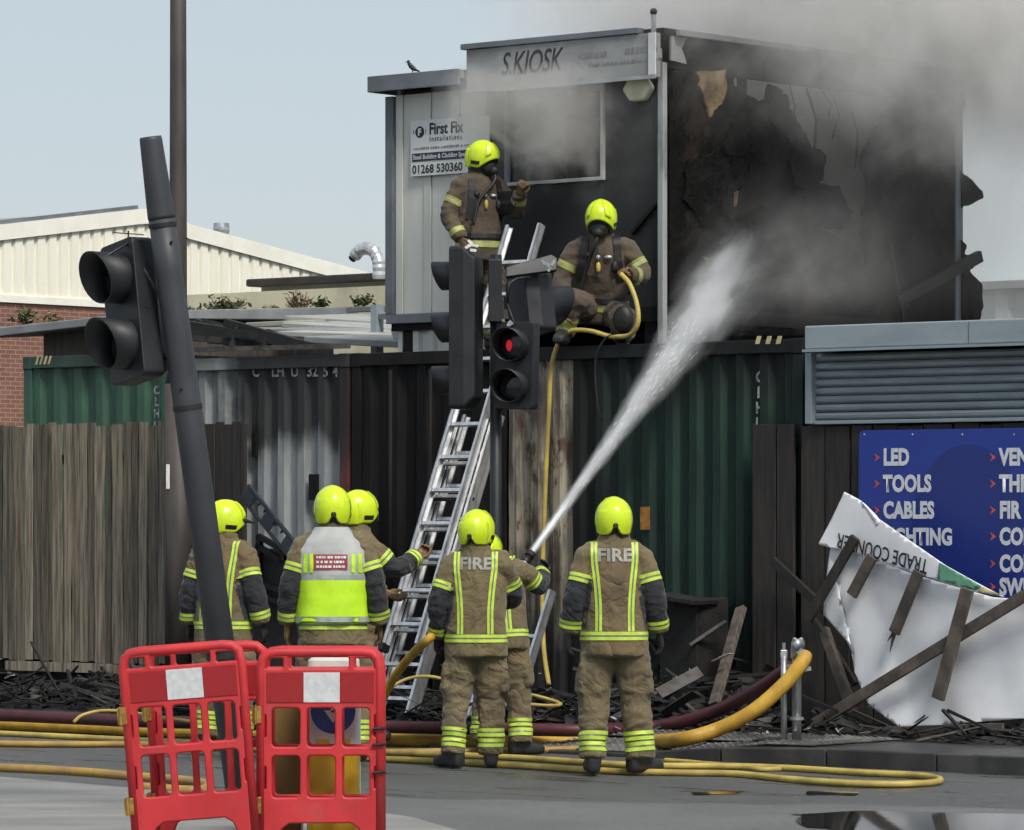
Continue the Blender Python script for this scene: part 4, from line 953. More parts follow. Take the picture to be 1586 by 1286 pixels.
MB().box(-.085, .09, -.03, .14, 0, .72).build('case', BRN, cb, bevel=.008); MB().box(-.095, .10, -.04, .15, .722, .745).build('lid', BRN, cb, bevel=.006)
MB().box(-.07, .075, -.036, -.031, .05, .68).build('door', BRN, cb, bevel=.004)
lay = G(515, 1262, .06)
MB().box(-.28, .28, -.1, .1, .86, .94).build('x', WHITEP) if False else None

# ================================================================ ladder against the container
def stile(mb, a, b, w=.028, h=.075, up=None): mb.beam(a, b, w, h, up)
def ladder(label, s, dbase, z0, dtop, ztop, wid, sections, name='ladder'):
    L = fthing(name, label, 'ladder', s, dbase, z0); T = Vector((0, dtop-dbase, ztop-z0)); n = Vector((0, -T.z, T.y)).normalized()
    for k, (t0, t1, off, w) in enumerate(sections):
        a = T*t0+n*off; b = T*t1+n*off
        for sx in (-1, 1):
            p = MB(); q0 = a+Vector((sx*w/2, 0, 0)); q1 = b+Vector((sx*w/2, 0, 0))
            p.beam(q0, q1, .012, .07, n); p.beam(q0+n*.03+Vector((-sx*.01, 0, 0)), q1+n*.03+Vector((-sx*.01, 0, 0)), .032, .01, n); p.beam(q0-n*.03+Vector((-sx*.01, 0, 0)), q1-n*.03+Vector((-sx*.01, 0, 0)), .032, .01, n)
            p.build('stile', ALU, L, local=True)
            MB().beam(a+Vector((sx*w/2, 0, 0))-T.normalized()*.06, a+Vector((sx*w/2, 0, 0)), .04, .085, n).build('end_cap', RUBBER, L, local=True)
        m = int((t1-t0)*T.length/.29)
        for i in range(m):
            c = T*(t0+(i+.6)*.29/T.length)+n*off
            MB().beam(c-Vector((w/2, 0, 0)), c+Vector((w/2, 0, 0)), .028, .034, n).build('rung', ALU, L, local=True)
    for t in (.38, .44): 
        c = T*t; MB().beam(c-Vector((wid/2+.02, 0, 0)), c+Vector((wid/2+.02, 0, 0)), .03, .02, n).build('guide_bracket', RUBBER, L, local=True)
    return L
ls_ = fs(776, 0)-.02
lad = ladder('aluminium extension ladder leaning on the container roof', ls_, -1.36, .14, .40, fz(826, 356, .4), .42, [(0, .60, 0, .44), (.03, .62, -.085, .38), (.14, 1.0, .075, .36)])
lad2 = ladder('short pale ladder section behind the two hose holders', fs(764, -1.2), -1.25, .12, -.75, 1.15, .40, [(0, 1.0, 0, .46)])

# ================================================================ hoses
def spline(pts, n=8):
    pts = [Vector(p) for p in pts]; out = []
    for i in range(len(pts)-1):
        p0 = pts[max(i-1, 0)]; p1 = pts[i]; p2 = pts[i+1]; p3 = pts[min(i+2, len(pts)-1)]
        for k in range(n):
            t = k/n; out.append(.5*((2*p1)+(p2-p0)*t+(2*p0-5*p1+4*p2-p3)*t*t+(3*p1-p0-3*p2+p3)*t**3))
    out.append(pts[-1]); return out
def hose(label, pts, r, mat, flat=1.0, jit=.0, n=8):
    P = spline(pts, n)
    P = [p+Vector((noise.noise(p*1.1)*jit, noise.noise(p*1.1+Vector((5, 5, 5)))*jit, 0)) for p in P]
    mb = MB(); mb.tube(P, [(r, r*flat)]*len(P) if flat != 1 else r, 12, side=None)
    return mb.solo('fire_hose', mat, label, 'hose', 'fire hoses', smooth=True)
def gh(px, py, r, z=None):
    base = .0 if z is None else z
    return G(px, py, base+r)
r1 = .053
hy = [gh(px, py, r1) for px, py in ((-180, 1114), (0, 1121), (150, 1128), (330, 1135), (600, 1145), (760, 1149), (880, 1150), (985, 1149))]
sp_b = G(1234, 1150, .115)
tip = W(1246, 1014, sp_b.y-.05)
hy += [W(1050, 1146, 29.95), W(1110, 1130, 29.9), W(1165, 1102, 29.85), W(1212, 1062, sp_b.y-.12), W(1240, 1028, sp_b.y-.1), tip]
hose('thick yellow hose running along the kerb up to the standpipe', hy, r1, HOSEY, jit=.012)
hm = [gh(px, py, .048, .105) for px, py in ((-180, 1103), (0, 1108), (120, 1113), (270, 1119), (600, 1126), (760, 1129), (900, 1131), (1000, 1127))]
hm += [W(1060, 1117, 31.2), W(1120, 1097, 31.0), W(1175, 1066, 30.6), W(1222, 1032, 30.3)]
hose('maroon hose lying behind the thick yellow one', hm, .048, HOSEM, jit=.02)
r2 = .024
hose('thin yellow hose looping back on itself on the right of the road', [gh(*q, .023) for q in ((-150, 1128), (0, 1136), (100, 1141), (200, 1146), (330, 1153), (480, 1160), (640, 1167), (800, 1174), (900, 1181), (1000, 1186), (1120, 1187), (1220, 1190), (1330, 1197), (1415, 1201), (1448, 1205), (1456, 1209), (1440, 1213), (1380, 1215), (1300, 1213), (1220, 1207), (1140, 1199), (1040, 1197), (930, 1194), (800, 1186), (690, 1180), (600, 1176), (520, 1174))], .023, HOSEY2, jit=.015)
hose('dirty yellow hose next to the thin one on the left road', [gh(*q, .025) for q in ((-150, 1146), (0, 1152), (110, 1153), (205, 1153), (330, 1158), (480, 1163), (600, 1165), (680, 1164), (800, 1163), (900, 1160))] + [G(940, 1158, .03), G(972, 1154, .04)], .025, HOSEO, jit=.015)
hose('lone orange hose crossing the road on the left into a loop', [gh(*q, r2) for q in ((-200, 1184), (0, 1190), (120, 1196), (205, 1203), (270, 1208), (315, 1214), (322, 1221), (300, 1225), (240, 1222), (215, 1219))], .033, HOSEO)
hose('thin yellow hose humped over the maroon one', [W(115, 1118, 31.4), W(128, 1108, 31.6), W(158, 1101, 31.8), (W(200, 1103, 31.9)), W(240, 1110, 31.8), W(300, 1118, 31.6)], .013, HOSEY2)
hose('thin yellow hose coiled in the debris behind the fire crew', [W(600, 1068, 31.6), W(630, 1052, 31.7), W(665, 1048, 31.8), W(720, 1060, 31.8), W(790, 1072, 31.6), W(830, 1078, 31.5), W(868, 1090, 31.4), W(850, 1093, 31.3), W(805, 1090, 31.3)], .013, HOSEY2)
hose('grey yellow hose trailing by the kerb on the right', [gh(*q, .016) for q in ((1030, 1178), (1080, 1182), (1140, 1188), (1180, 1192), (1230, 1190))], .019, HOSEY2)
# ---- standpipe
st = thing('standpipe', 'double galvanised standpipe feeding the yellow hose', 'standpipe', sp_b)
MB().tube([(0, 0, 0), (0, 0, .60), (0, 0, .62)], [.034, .034, .042], 16).build('riser', GALV, st, smooth=True)
MB().tube([(-.09, .03, 0), (-.09, .03, .62)], .022, 14).build('key_shaft', GALV, st, smooth=True)
MB().box(-.115, -.065, .015, .045, .60, .66).build('key_top', GALV, st, bevel=.006); MB().tube([(-.09, .03, .65), (-.09, .03, .71)], .012, 8).build('spindle', GALV, st)
MB().tube([(0, 0, .60), (0, -.0, .66), (0, -.02, .70), (.02, -.05, .70)], .045, 14).build('outlet_elbow', GALV, st, smooth=True)
MB().tube([tip-sp_b+Vector((-.015, -.0, -.02)), tip-sp_b+Vector((.012, 0, .02))], .055, 16).build('coupling', GALV, st)
MB().beam((.03, -.02, .52), (.10, -.02, .53), .022, .03).build('lever', GALV, st); MB().tube([(0, 0, .16), (0, 0, .18)], .05, 14).build('collar', GALV, st); MB().tube([(0, 0, .50), (0, 0, .56)], .05, 14).build('collar', GALV, st)
for a in range(3): MB().ball((.03*math.cos(a*2.1), .03*math.sin(a*2.1)-.02, .735), .016, 8, 5).build('wing_nut', GALV, st)

# ================================================================ tactile paving
ts, td = ground_sd(1000, 1150, .12)
tac = fthing('tactile_paving', None, None, .6, -1.9, .115, kind='structure')
slab = None
for i in range(9):
    for j in range(4):
        if slab is None:
            mb = MB().box(-.197, .197, -.197, .197, 0, .006)
            for a in range(6):
                for b in range(6):
                    x, y = -.165+a*.066, -.165+b*.066; rings = [[(x+r_*math.cos(t*math.pi/4), y+r_*math.sin(t*math.pi/4), z) for t in range(8)] for r_, z in ((.018, .0055), (.012, .014))]
                    mb.loft(rings)
            slab = mb.build('tactile_slab', TACT, None); slab.parent = tac; o = slab
        else: o = slab.copy(); COL.objects.link(o)
        o.location = (.1+i*.40-1.2, .02+j*.40, pave_z(.7+i*.4-1.2, -1.88+j*.4)-.115+random.uniform(.006, .010)); q1_, q2_ = pave_z(.7+i*.4-1.2, -1.88+j*.4+.2)-pave_z(.7+i*.4-1.2, -1.88+j*.4-.2), pave_z(.9+i*.4-1.2, -1.88+j*.4)-pave_z(.5+i*.4-1.2, -1.88+j*.4); o.rotation_euler = (math.atan2(q1_, .4), -math.atan2(q2_, .4), 0)

# ================================================================ fallen banner with planks
DB = -.62
def bp_(px, py, off=0.0): q = fp(px, py, DB); return (q[0], DB+off, q[2])
def bulge(s, z):
    return .06*noise.noise((s*1.1, z*1.1, 2.0)) + .035*(.3-abs(noise.noise((s*1.7+z*.8, z*.9, 4.0)))) - .25*max(0, (.75-z))**1.5*.4 - .07*max(0, .6-z)*noise.noise((s*3.2, 1.0, z*2))*2
def cloth_sheet(name, pts, mat, off, parent, step=.035, tilt=0.0):
    P = [bp_(*q) for q in pts]
    bm = bmesh.new(); f = bm.faces.new([bm.verts.new(p) for p in P]); bmesh.ops.triangulate(bm, faces=[f])
    s0, s1 = min(p[0] for p in P), max(p[0] for p in P); z0, z1 = min(p[2] for p in P), max(p[2] for p in P)
    for k in range(1, int((s1-s0)/step)+1): bmesh.ops.bisect_plane(bm, geom=bm.verts[:]+bm.edges[:]+bm.faces[:], plane_co=(s0+k*step, 0, 0), plane_no=(1, 0, 0))
    for k in range(1, int((z1-z0)/step)+1): bmesh.ops.bisect_plane(bm, geom=bm.verts[:]+bm.edges[:]+bm.faces[:], plane_co=(0, 0, z0+k*step), plane_no=(0, 0, 1))
    og = ORG[parent.name]
    for v in bm.verts: v.co.y = DB+off+bulge(v.co.x, v.co.z); v.co -= og
    bmesh.ops.recalc_face_normals(bm, faces=bm.faces)
    me = bpy.data.meshes.new(name); bm.to_mesh(me); bm.free(); me.materials.append(mat)
    for p in me.polygons: p.use_smooth = True
    o = obj(name, me, parent); sm = o.modifiers.new('thickness', 'SOLIDIFY'); sm.thickness = .004; return o
bn = fthing('fallen_banner', 'torn white trade counter banner sagging upside down by the blue sign', 'banner', fs(1450, DB), DB, .13)
main = cloth_sheet('sheet', [(1288, 845), (1275, 952), (1318, 1002), (1322, 1040), (1345, 1090), (1378, 1112), (1404, 1128), (1470, 1122), (1600, 1112), (1720, 1108), (1720, 950), (1600, 930), (1540, 925), (1420, 890)], BANNER, 0, bn)
strip_pts = [(1313, 762), (1274, 843), (1420, 886), (1518, 917), (1562, 925), (1475, 876), (1372, 806), (1366, 815), (1340, 776), (1325, 768)]
strip = cloth_sheet('lettered_strip', strip_pts, BANNER, -.045, bn)
patch = cloth_sheet('green_print', [(1466, 871), (1462, 897), (1520, 914), (1530, 908)], GREENP, -.053, bn)
patch2 = cloth_sheet('tan_print', [(1532, 909), (1523, 916), (1560, 925), (1556, 921)], TANP, -.053, bn)
cloth_sheet('back_fold', [(1290, 850), (1278, 950), (1300, 985), (1330, 1050), (1332, 900)], BANNER, .05, bn)
# upside down lettering laid on the strip
me = text_mesh('TRADE COUNTER', .150, bold=.002, width=.70, space=1.0)
c0 = Vector(bp_(1449, 868)); ang = math.atan2(bp_(1302, 828)[2]-bp_(1447, 870)[2], bp_(1302, 828)[0]-bp_(1447, 870)[0])
L = math.hypot(bp_(1302, 828)[0]-bp_(1447, 870)[0], bp_(1302, 828)[2]-bp_(1447, 870)[2])
xm = max(v.co.x for v in me.vertices); kx = L/xm; og = ORG[bn.name]
for v in me.vertices:
    x, y = v.co.x*kx, v.co.y; s = c0.x+x*math.cos(ang)-y*math.sin(ang); z = c0.z+x*math.sin(ang)+y*math.cos(ang)
    v.co = Vector((s, DB-.045-.007+bulge(s, z), z))-og
me.materials.clear(); me.materials.append(DKBLUE); me.name = 'lettering'; obj('lettering', me, bn)
def plank(label, a, b, w, th=.035, mat=PLANKW, off=-.09, grp='loose timber round the fallen banner', broken=False):
    A_, B_ = bp_(*a, off), bp_(*b, off)
    mb = MB(); mb.beam(A_, B_, th, w, Vector((0, 0, 1)))
    if broken:
        t = (Vector(B_)-Vector(A_)).normalized(); mb.beam(Vector(B_)-t*.01, Vector(B_)+t*.16+Vector((.03, 0, 0)), th*.6, w*.35, (0, 0, 1), taper=.2); mb.beam(Vector(B_)-t*.03, Vector(B_)+t*.07+Vector((-.03, 0, 0)), th*.6, w*.3, (0, 0, 1), taper=.2)
    return mb.solo('plank', mat, label, 'plank', grp, base=A_, frame='f', bevel=.004)
plank('dark plank at the left edge of the fallen banner', (1336, 832), (1262, 960), .075, mat=DARKW)
plank('short plank stuck to the banner below the lettering', (1362, 862), (1330, 922), .085)
plank('broken plank hanging in the middle of the banner', (1434, 886), (1396, 980), .085, broken=True)
plank('upright plank crossing the long one on the banner', (1518, 912), (1472, 1082), .10, off=-.16)
plank('long thin plank slanting across the whole banner', (1720, 850), (1245, 1140), .085, off=-.12)
plank('weathered plank lying at the foot of the banner', (1340, 1133), (1560, 1126), .06, off=-.05)

# ================================================================ loose charred timber and debris
def lean(label, a, b, da, db, w, th, mat):
    A_, B_ = fp(*a, da), fp(*b, db)
    return MB().beam(A_, B_, w, th, (0, 1, 0)).solo('timber', mat, label, 'timber', 'loose charred timber', base=A_, frame='f', bevel=.005)
lean('grey timber leaning against the end of the green container', (1106, 1092), (1148, 942), -.9, -.25, .085, .05, PLANKW)
lean('charred timber leaning right of the standpipe', (1330, 1130), (1276, 975), -.5, -.25, .08, .05, PLANKW)
lean('dark timber slanting across the boards left of the banner', (1278, 945), (1196, 868), -.2, -.2, .07, .04, CHARW)
lean('charred timber beside the boards under the banner', (1325, 1060), (1260, 960), -.3, -.25, .05, .04, CHARW)
lean('grey bent strip lying in the debris beside the right firefighter', (1020, 1075), (1085, 1040), -1.0, -.7, .10, .02, ASH)
lean('thin stick propped in the debris by the green container', (1068, 1000), (1125, 962), -.5, -.3, .03, .02, ASH)
lean('thin dark stick poking out of the debris below the fence', (102, 1102), (125, 1078), -.8, -.6, .03, .02, ASH)
rnd = random.Random(3)
def heap(name, label, n, srange, drange, hfun, mats, seed):
    rr = random.Random(seed); mb = MB()
    def hz_(s, d): return .118+hfun(s, d)*(.55+.9*noise.noise((s*2.1+seed, d*2.6, 0))+.35*noise.noise((s*6+seed, d*7, 3))) if hfun(s, d) > 0 else .117
    ns, ng = int((srange[1]-srange[0])/.05), int((drange[1]-drange[0])/.05)
    def hh(s, d):
        e = min(1, (s-srange[0])/.25, (srange[1]-s)/.25, (d-drange[0])/.2); return .117+(hz_(s, d)-.117)*max(0, e)
    rows = [[(srange[0]+(srange[1]-srange[0])*i/ns, drange[0]+(drange[1]-drange[0])*j/ng) for i in range(ns+1)] for j in range(ng+1)]
    mb.loft([[(s, d, max(.117, hh(s, d))+.012*noise.noise((s*17, d*17, 1))) for s, d in r] for r in rows], 0, cap=False, closed=False)
    for i in range(n):
        s = rr.uniform(*srange); d = rr.uniform(*drange)
        L = rr.choice((.08, .12, .2, .3, .5, .8)); a = rr.gauss(0, .7); t = rr.gauss(0, .22)
        c = Vector((s, d, max(.125, hh(s, d))+rr.uniform(0, .05))); v = Vector((math.cos(a)*math.cos(t), math.sin(a)*math.cos(t), math.sin(t)))*L/2
        if c.z-abs(v.z) < .125: c.z += .125-(c.z-abs(v.z))
        m = 0 if rr.random() < .90 else 1
        if rr.random() < .75: mb.beam(c-v, c+v, rr.uniform(.008, .035), rr.uniform(.006, .03), (rr.gauss(0, .4), rr.gauss(0, .4), 1), m, rr.uniform(.4, 1))
        else: mb.beam(c-v*.4, c+v*.4, rr.uniform(.04, .14), rr.uniform(.004, .012), (rr.gauss(0, .8), rr.gauss(0, .8), 1), m, rr.uniform(.3, 1))
    return mb.solo(name, mats, label, 'debris', kind='stuff', frame='f')
heap('charred_debris', 'heap of burnt black debris under the plank fence', 900, (-8.6, -4.6), (-1.45, -.1), lambda s, d: .20*min(1, (d+1.6)), [CHARW, ASH], 1)
heap('charred_debris', 'burnt black debris behind the fire crew along the containers', 1000, (-4.8, -.7), (-1.5, .0), lambda s, d: .22*min(1, (d+1.6)), [CHARW, ASH], 2)
heap('charred_debris', 'burnt debris piled against the green container', 700, (-.9, 1.35), (-1.1, .0), lambda s, d: .75*max(0, min(1, d+1.0)), [CHARW, ASH], 3)
heap('charred_debris', 'flat burnt debris at the foot of the banner', 260, (1.3, 4.3), (-1.0, -.35), lambda s, d: .05, [CHARW, ASH], 4)
# white scraps
mb = MB()
rr = random.Random(11)
for i in range(70):
    s = rr.uniform(-7.5, 3.5); d = rr.uniform(-1.8, -.2); z = .14+rr.uniform(0, .45)*(1 if d > -1 else .15)
    mb.beam((s, d, z), (s+rr.uniform(-.05, .05), d+rr.uniform(-.03, .03), z+rr.uniform(-.02, .03)), rr.uniform(.008, .03), .004)
for px, py, w in ((1116, 1018, .10), (1170, 1134, .05), (1105, 1024, .08), (10, 1051, .08)):
    q = fp(px, py, -.75); mb.beam(q, (q[0]+w, q[1], q[2]+.03), .05, .006)
mb.solo('pale_scraps', ASH if False else M('pale scrap', (.45,.46,.45), (.3,.31,.3), rough=.7), 'small pale scraps scattered over the burnt debris', 'scraps', kind='stuff', frame='f')
# ---- dark blue pallet tipped up behind the left crew
pl = fthing('plastic_pallet', 'scorched dark blue plastic pallet tipped on end beside the grey container', 'pallet', fs(420, -.6), -.6, .3)
ax_ = Vector(fp(465, 850, -.6))-Vector(fp(386, 752, -.6)); Lp = ax_.length*1.05; ax_.normalize()
c0 = Vector(fp(386, 752, -.6))-ORG[pl.name]
nrm = Vector((-ax_.z, 0, ax_.x)); 
if nrm.z > 0: nrm = -nrm
dv = Vector((0, -1, 0))
def pbx(name, t0, t1, n0, n1, y0, y1):
    q = []
    for t in (t0, t1):
        for n_ in (n0, n1):
            for y in (y0, y1): q.append(c0+ax_*t+nrm*n_+Vector((-.643*y, .766*y, 0)))
    MB().add(q, [(0,1,3,2),(4,6,7,5),(0,4,5,1),(2,3,7,6),(0,2,6,4),(1,5,7,3)]).build(name, PALLET, pl, local=True, bevel=.006)
pbx('deck', 0, Lp, -.015, .015, -.24, .06)
for t in (0.01, .30, .60): pbx('foot', t, t+.13, .015, .12, -.24, -.12); pbx('foot', t, t+.13, .015, .12, -.04, .05)
for y in (-.24, -.04): pbx('runner', .0, Lp*.95, .12, .14, y, y+.09)
for t in [i*.085 for i in range(9)]: pbx('rib', t+.02, t+.032, .015, .05, -.235, .055)
crt = fthing('burnt_crate', 'burnt black crate frame under the tipped pallet', 'crate', fs(425, -.5), -.55, .3)
for a, b in (((400, 830), (470, 870)), ((398, 845), (465, 885)), ((402, 830), (402, 960)), ((440, 850), (440, 960)), ((405, 905), (470, 925)), ((410, 925), (470, 945)), ((465, 870), (465, 980))):
    MB().beam(fp(*a, -.5), fp(*b, -.5), .04, .05, (0, 1, 0)).build('slat', CHARW, crt)
MB().box(fs(398, -.4), fs(470, -.4), -.45, -.4, .3, fz(430, 850, -.4)).build('back_board', CHARW, crt)
# burnt bin by the green container
mb = MB()
a = fp(1040, 920, -.3); b = fp(1082, 960, -.3)
bc = fthing('burnt_cabinet', 'charred open cabinet standing against the green container', 'cabinet', a[0], -.45, .2)
MB().box(a[0], b[0]+.1, -.45, -.05, .2, a[2]-.03).build('case', CHARW, bc, bevel=.01); MB().beam((a[0]-.03, -.47, a[2]), (b[0]+.15, -.4, a[2]-.06), .4, .03, (0, 0, 1)).build('warped_lid', CHARW, bc)

# ================================================================ weeds on the roofs, crow
def weed(label, px, py, d, h, w, n, dry=False, seed=0):
    rr = random.Random(seed+int(px)); q = fp(px, py, d); r = fthing('weed', label, 'plant', *q, group='weeds on the flat roofs'); lf = MB(); stm = MB()
    for i in range(n):
        a = rr.uniform(0, 6.28); rad = w*rr.random()**.6; hh_ = h*rr.uniform(.4, 1)*(1-.5*rad/w); t = Vector((rad*math.cos(a), rad*math.sin(a)*.6, hh_)); stm.beam((t.x*.3, t.y*.3, 0), t, .006, .006)
        for k in range(7 if not dry else 3):
            c = t*rr.uniform(.4, 1)+Vector((rr.gauss(0, .03), rr.gauss(0, .03), rr.gauss(0, .02))); u = Vector((rr.gauss(0, 1), rr.gauss(0, 1), rr.gauss(0, .6))).normalized()*rr.uniform(.02, .045); v_ = u.cross(Vector((rr.gauss(0, 1), rr.gauss(0, 1), 1))).normalized()*rr.uniform(.01, .022)
            lf.add([c-u, c+v_, c+u, c-v_], [(0, 1, 2, 3)])
    stm.build('stem', DRYLF, r, local=True); lf.build('foliage', DRYLF if dry else LEAFM, r, fix=False, local=True)
weed('green bushy weed on the cream parapet left of the cabin', 350, 487, 8.4, .26, .32, 46)
weed('dry brown weed in the middle of the cream parapet', 465, 482, 8.4, .30, .28, 34, True)
weed('small green weed on the parapet nearest the cabin', 563, 473, 8.4, .16, .14, 16)
weed('small green weed between the dry ones on the parapet', 498, 478, 8.4, .15, .1, 12)
weed('thin weed at the left end of the cream parapet', 302, 492, 8.4, .18, .12, 12)
weed('sparse dry weed next to the parapet step', 420, 487, 8.4, .15, .16, 12, True)
weed('dark weed growing on the lean-to roof edge', 36, 503, 5.6, .24, .16, 20)
weed('low weeds on the lean-to roof near the signal', 75, 503, 5.6, .14, .25, 24, True)
cq = fp(640, 112, CD0-.1)
mb = MB()
mb.tube([(-.14, 0, -.01), (-.06, 0, .015), (0, 0, .04), (.06, 0, .085), (.10, 0, .125), (.115, 0, .15)], [(.012, .006), (.032, .022), (.048, .042), (.045, .042), (.03, .03), (.012, .012)], 10, side=(0, 1, 0))
mb.ball((.10, 0, .145), (.034, .028, .028), 10, 6); mb.tube([(.125, 0, .145), (.175, 0, .135)], [.011, .002], 6); mb.tube([(-.06, 0, .01), (-.2, 0, -.055)], [(.03, .006), (.022, .003)], 6, side=(0, 1, 0))
for y in (-.015, .015): mb.tube([(.01, y, .01), (.02, y, -.05)], .005, 5); mb.tube([(.0, y, -.05), (.045, y, -.052)], .004, 5)
crow = mb.build('crow', CROW, smooth=True); crow.location = fw(cq[0], CD0-.1, CZ1+.05+.030); crow.rotation_euler = (0, 0, R(165)); crow.scale = (.42, .42, .55)
props(crow, 'small black crow perched on the lower cabin roof edge', 'bird')
# ================================================================ the fire crew
def remeshed(mb, voxel, it=4, fac=.5, wrinkle=None):
    me = mb.mesh('tmp', SKIN); t = bpy.data.objects.new('tmp', me); COL.objects.link(t)
    m = t.modifiers.new('r', 'REMESH'); m.mode = 'VOXEL'; m.voxel_size = voxel
    if it: s = t.modifiers.new('s', 'SMOOTH'); s.factor = fac; s.iterations = it
    dg = bpy.context.evaluated_depsgraph_get(); out = bpy.data.meshes.new_from_object(t.evaluated_get(dg))
    bpy.data.objects.remove(t); bpy.data.meshes.remove(me)
    if wrinkle:
        ns = [v.normal.copy() for v in out.vertices]
        for v, n in zip(out.vertices, ns): v.co += n*wrinkle(v.co)
    out.materials.clear(); out.polygons.foreach_set('use_smooth', [True]*len(out.polygons)); out.update()
    return out
def tree_of(me): return BVHTree.FromPolygons([v.co.copy() for v in me.vertices], [p.vertices[:] for p in me.polygons])
def band_ring(tree, c, ax, side, rows, mats, rmax, rdef, off=.005, n=28, a0=0, a1=360):
    """bands round a limb: rows = heights along ax where colours change"""
    c = Vector(c); ax = Vector(ax).normalized(); x = Vector(side); x = (x-ax*x.dot(ax)).normalized(); y = ax.cross(x)
    rings = []
    full = a1-a0 >= 360
    for h in rows:
        ring = []; o = c+ax*h
        for j in range(n if full else n+1):
            t = R(a0+(a1-a0)*j/n); dv_ = x*math.cos(t)+y*math.sin(t); hit = tree.ray_cast(o, dv_, rmax)
            dist = hit[3] if hit[0] is not None else rdef
            ring.append(o+dv_*(dist+off))
        rings.append(ring)
    mb = MB()
    for i in range(len(rows)-1): mb.loft([rings[i], rings[i+1]], i % 2 if len(mats) == 2 else i, cap=False, closed=full)
    return mb
def strip_on(tree, pts, dirn, wvec, widths, off=.005, n=10, back=.35):
    """a tape laid along pts and pressed on to the surface from outside; widths = offsets across where colours change"""
    P = spline(pts, n); dirn = Vector(dirn).normalized(); wvec = Vector(wvec); rows = []
    for p in P:
        r = []
        for w in widths:
            o = p+wvec*w-dirn*back; hit = tree.ray_cast(o, dirn, back+.3)
            r.append((hit[0] if hit[0] is not None else p+wvec*w)-dirn*off)
        rows.append(r)
    mb = MB(); k = len(widths)
    for j in range(k-1):
        mb.loft([[r[j] for r in rows], [r[j+1] for r in rows]], j % 2, cap=False, closed=False)
    return mb
def seg_param(p, a, b):
    ab = b-a; t = max(0, min(1, (p-a).dot(ab)/ab.length_squared)); return t, (p-(a+ab*t)).length
# ---- gloves
HANDS = {}
def hand_mesh(kind, mat):
    if (kind, mat.name) in HANDS: return HANDS[(kind, mat.name)]
    mb = MB()
    mb.tube([(0, 0, .07), (0, 0, .02), (0, 0, -.03), (0, 0, -.08), (0, 0, -.10)], [(.034, .038), (.028, .034), (.022, .044), (.021, .048), (.016, .044)], 14, side=(1, 0, 0))
    bend = {'relax': (.25, .45, .5), 'grip': (.75, 1.15, 1.0)}[kind]
    for k, (y, L) in enumerate(((.036, .078), (.012, .088), (-.012, .082), (-.036, .064))):
        a = 0; p = Vector((0, y, -.092)); pts = [Vector((0, y*.9, -.06)), p]
        for i in range(3):
            a += bend[i]*(1+.06*k); seg = L*(.45, .32, .23)[i]; p = p+Vector((-math.sin(a)*seg, (y*.12)*seg*4, -math.cos(a)*seg)); pts.append(p)
        mb.tube(pts, [.0125, .0125, .0115, .0105, .008], 9)
    if kind == 'relax': th = [(0, .03, -.02), (-.012, .055, -.05), (-.022, .066, -.085), (-.032, .066, -.108)]
    else: th = [(0, .03, -.02), (-.022, .054, -.05), (-.050, .050, -.078), (-.066, .032, -.092)]
    mb.tube(th, [.017, .0155, .013, .009], 9)
    me = remeshed(mb, .0065, 2, .4); me.materials.append(mat); me.name = 'glove'; HANDS[(kind, mat.name)] = me; return me
def frame_of(z, yh):
    z = Vector(z).normalized(); y = Vector(yh); y = (y-z*y.dot(z)).normalized(); x = y.cross(z)
    return Matrix((x, y, z)).transposed().to_4x4()
# ---- boot
BOOTM = None
def boot_mesh():
    global BOOTM
    if BOOTM: return BOOTM
    mb = MB()
    def sec(y, w, z0, z1): return [(x, y, z) for x, z in rrect(-w, w, z0, z1, min(w, (z1-z0)/2)*.75, 4)]
    mb.loft([sec(-.105, .032, .03, .10), sec(-.095, .044, .008, .16), sec(-.03, .048, .006, .17), sec(.05, .050, .006, .125), (sec(.12, .054, .006, .095)), sec(.17, .050, .008, .085), sec(.195, .032, .016, .066)])
    mb.tube([(0, -.045, .08), (0, -.04, .30)], [.055, .06], 14)
    me = remeshed(mb, .012, 3, .5); me.materials.append(BOOT); me.name = 'boot'; BOOTM = me; return me
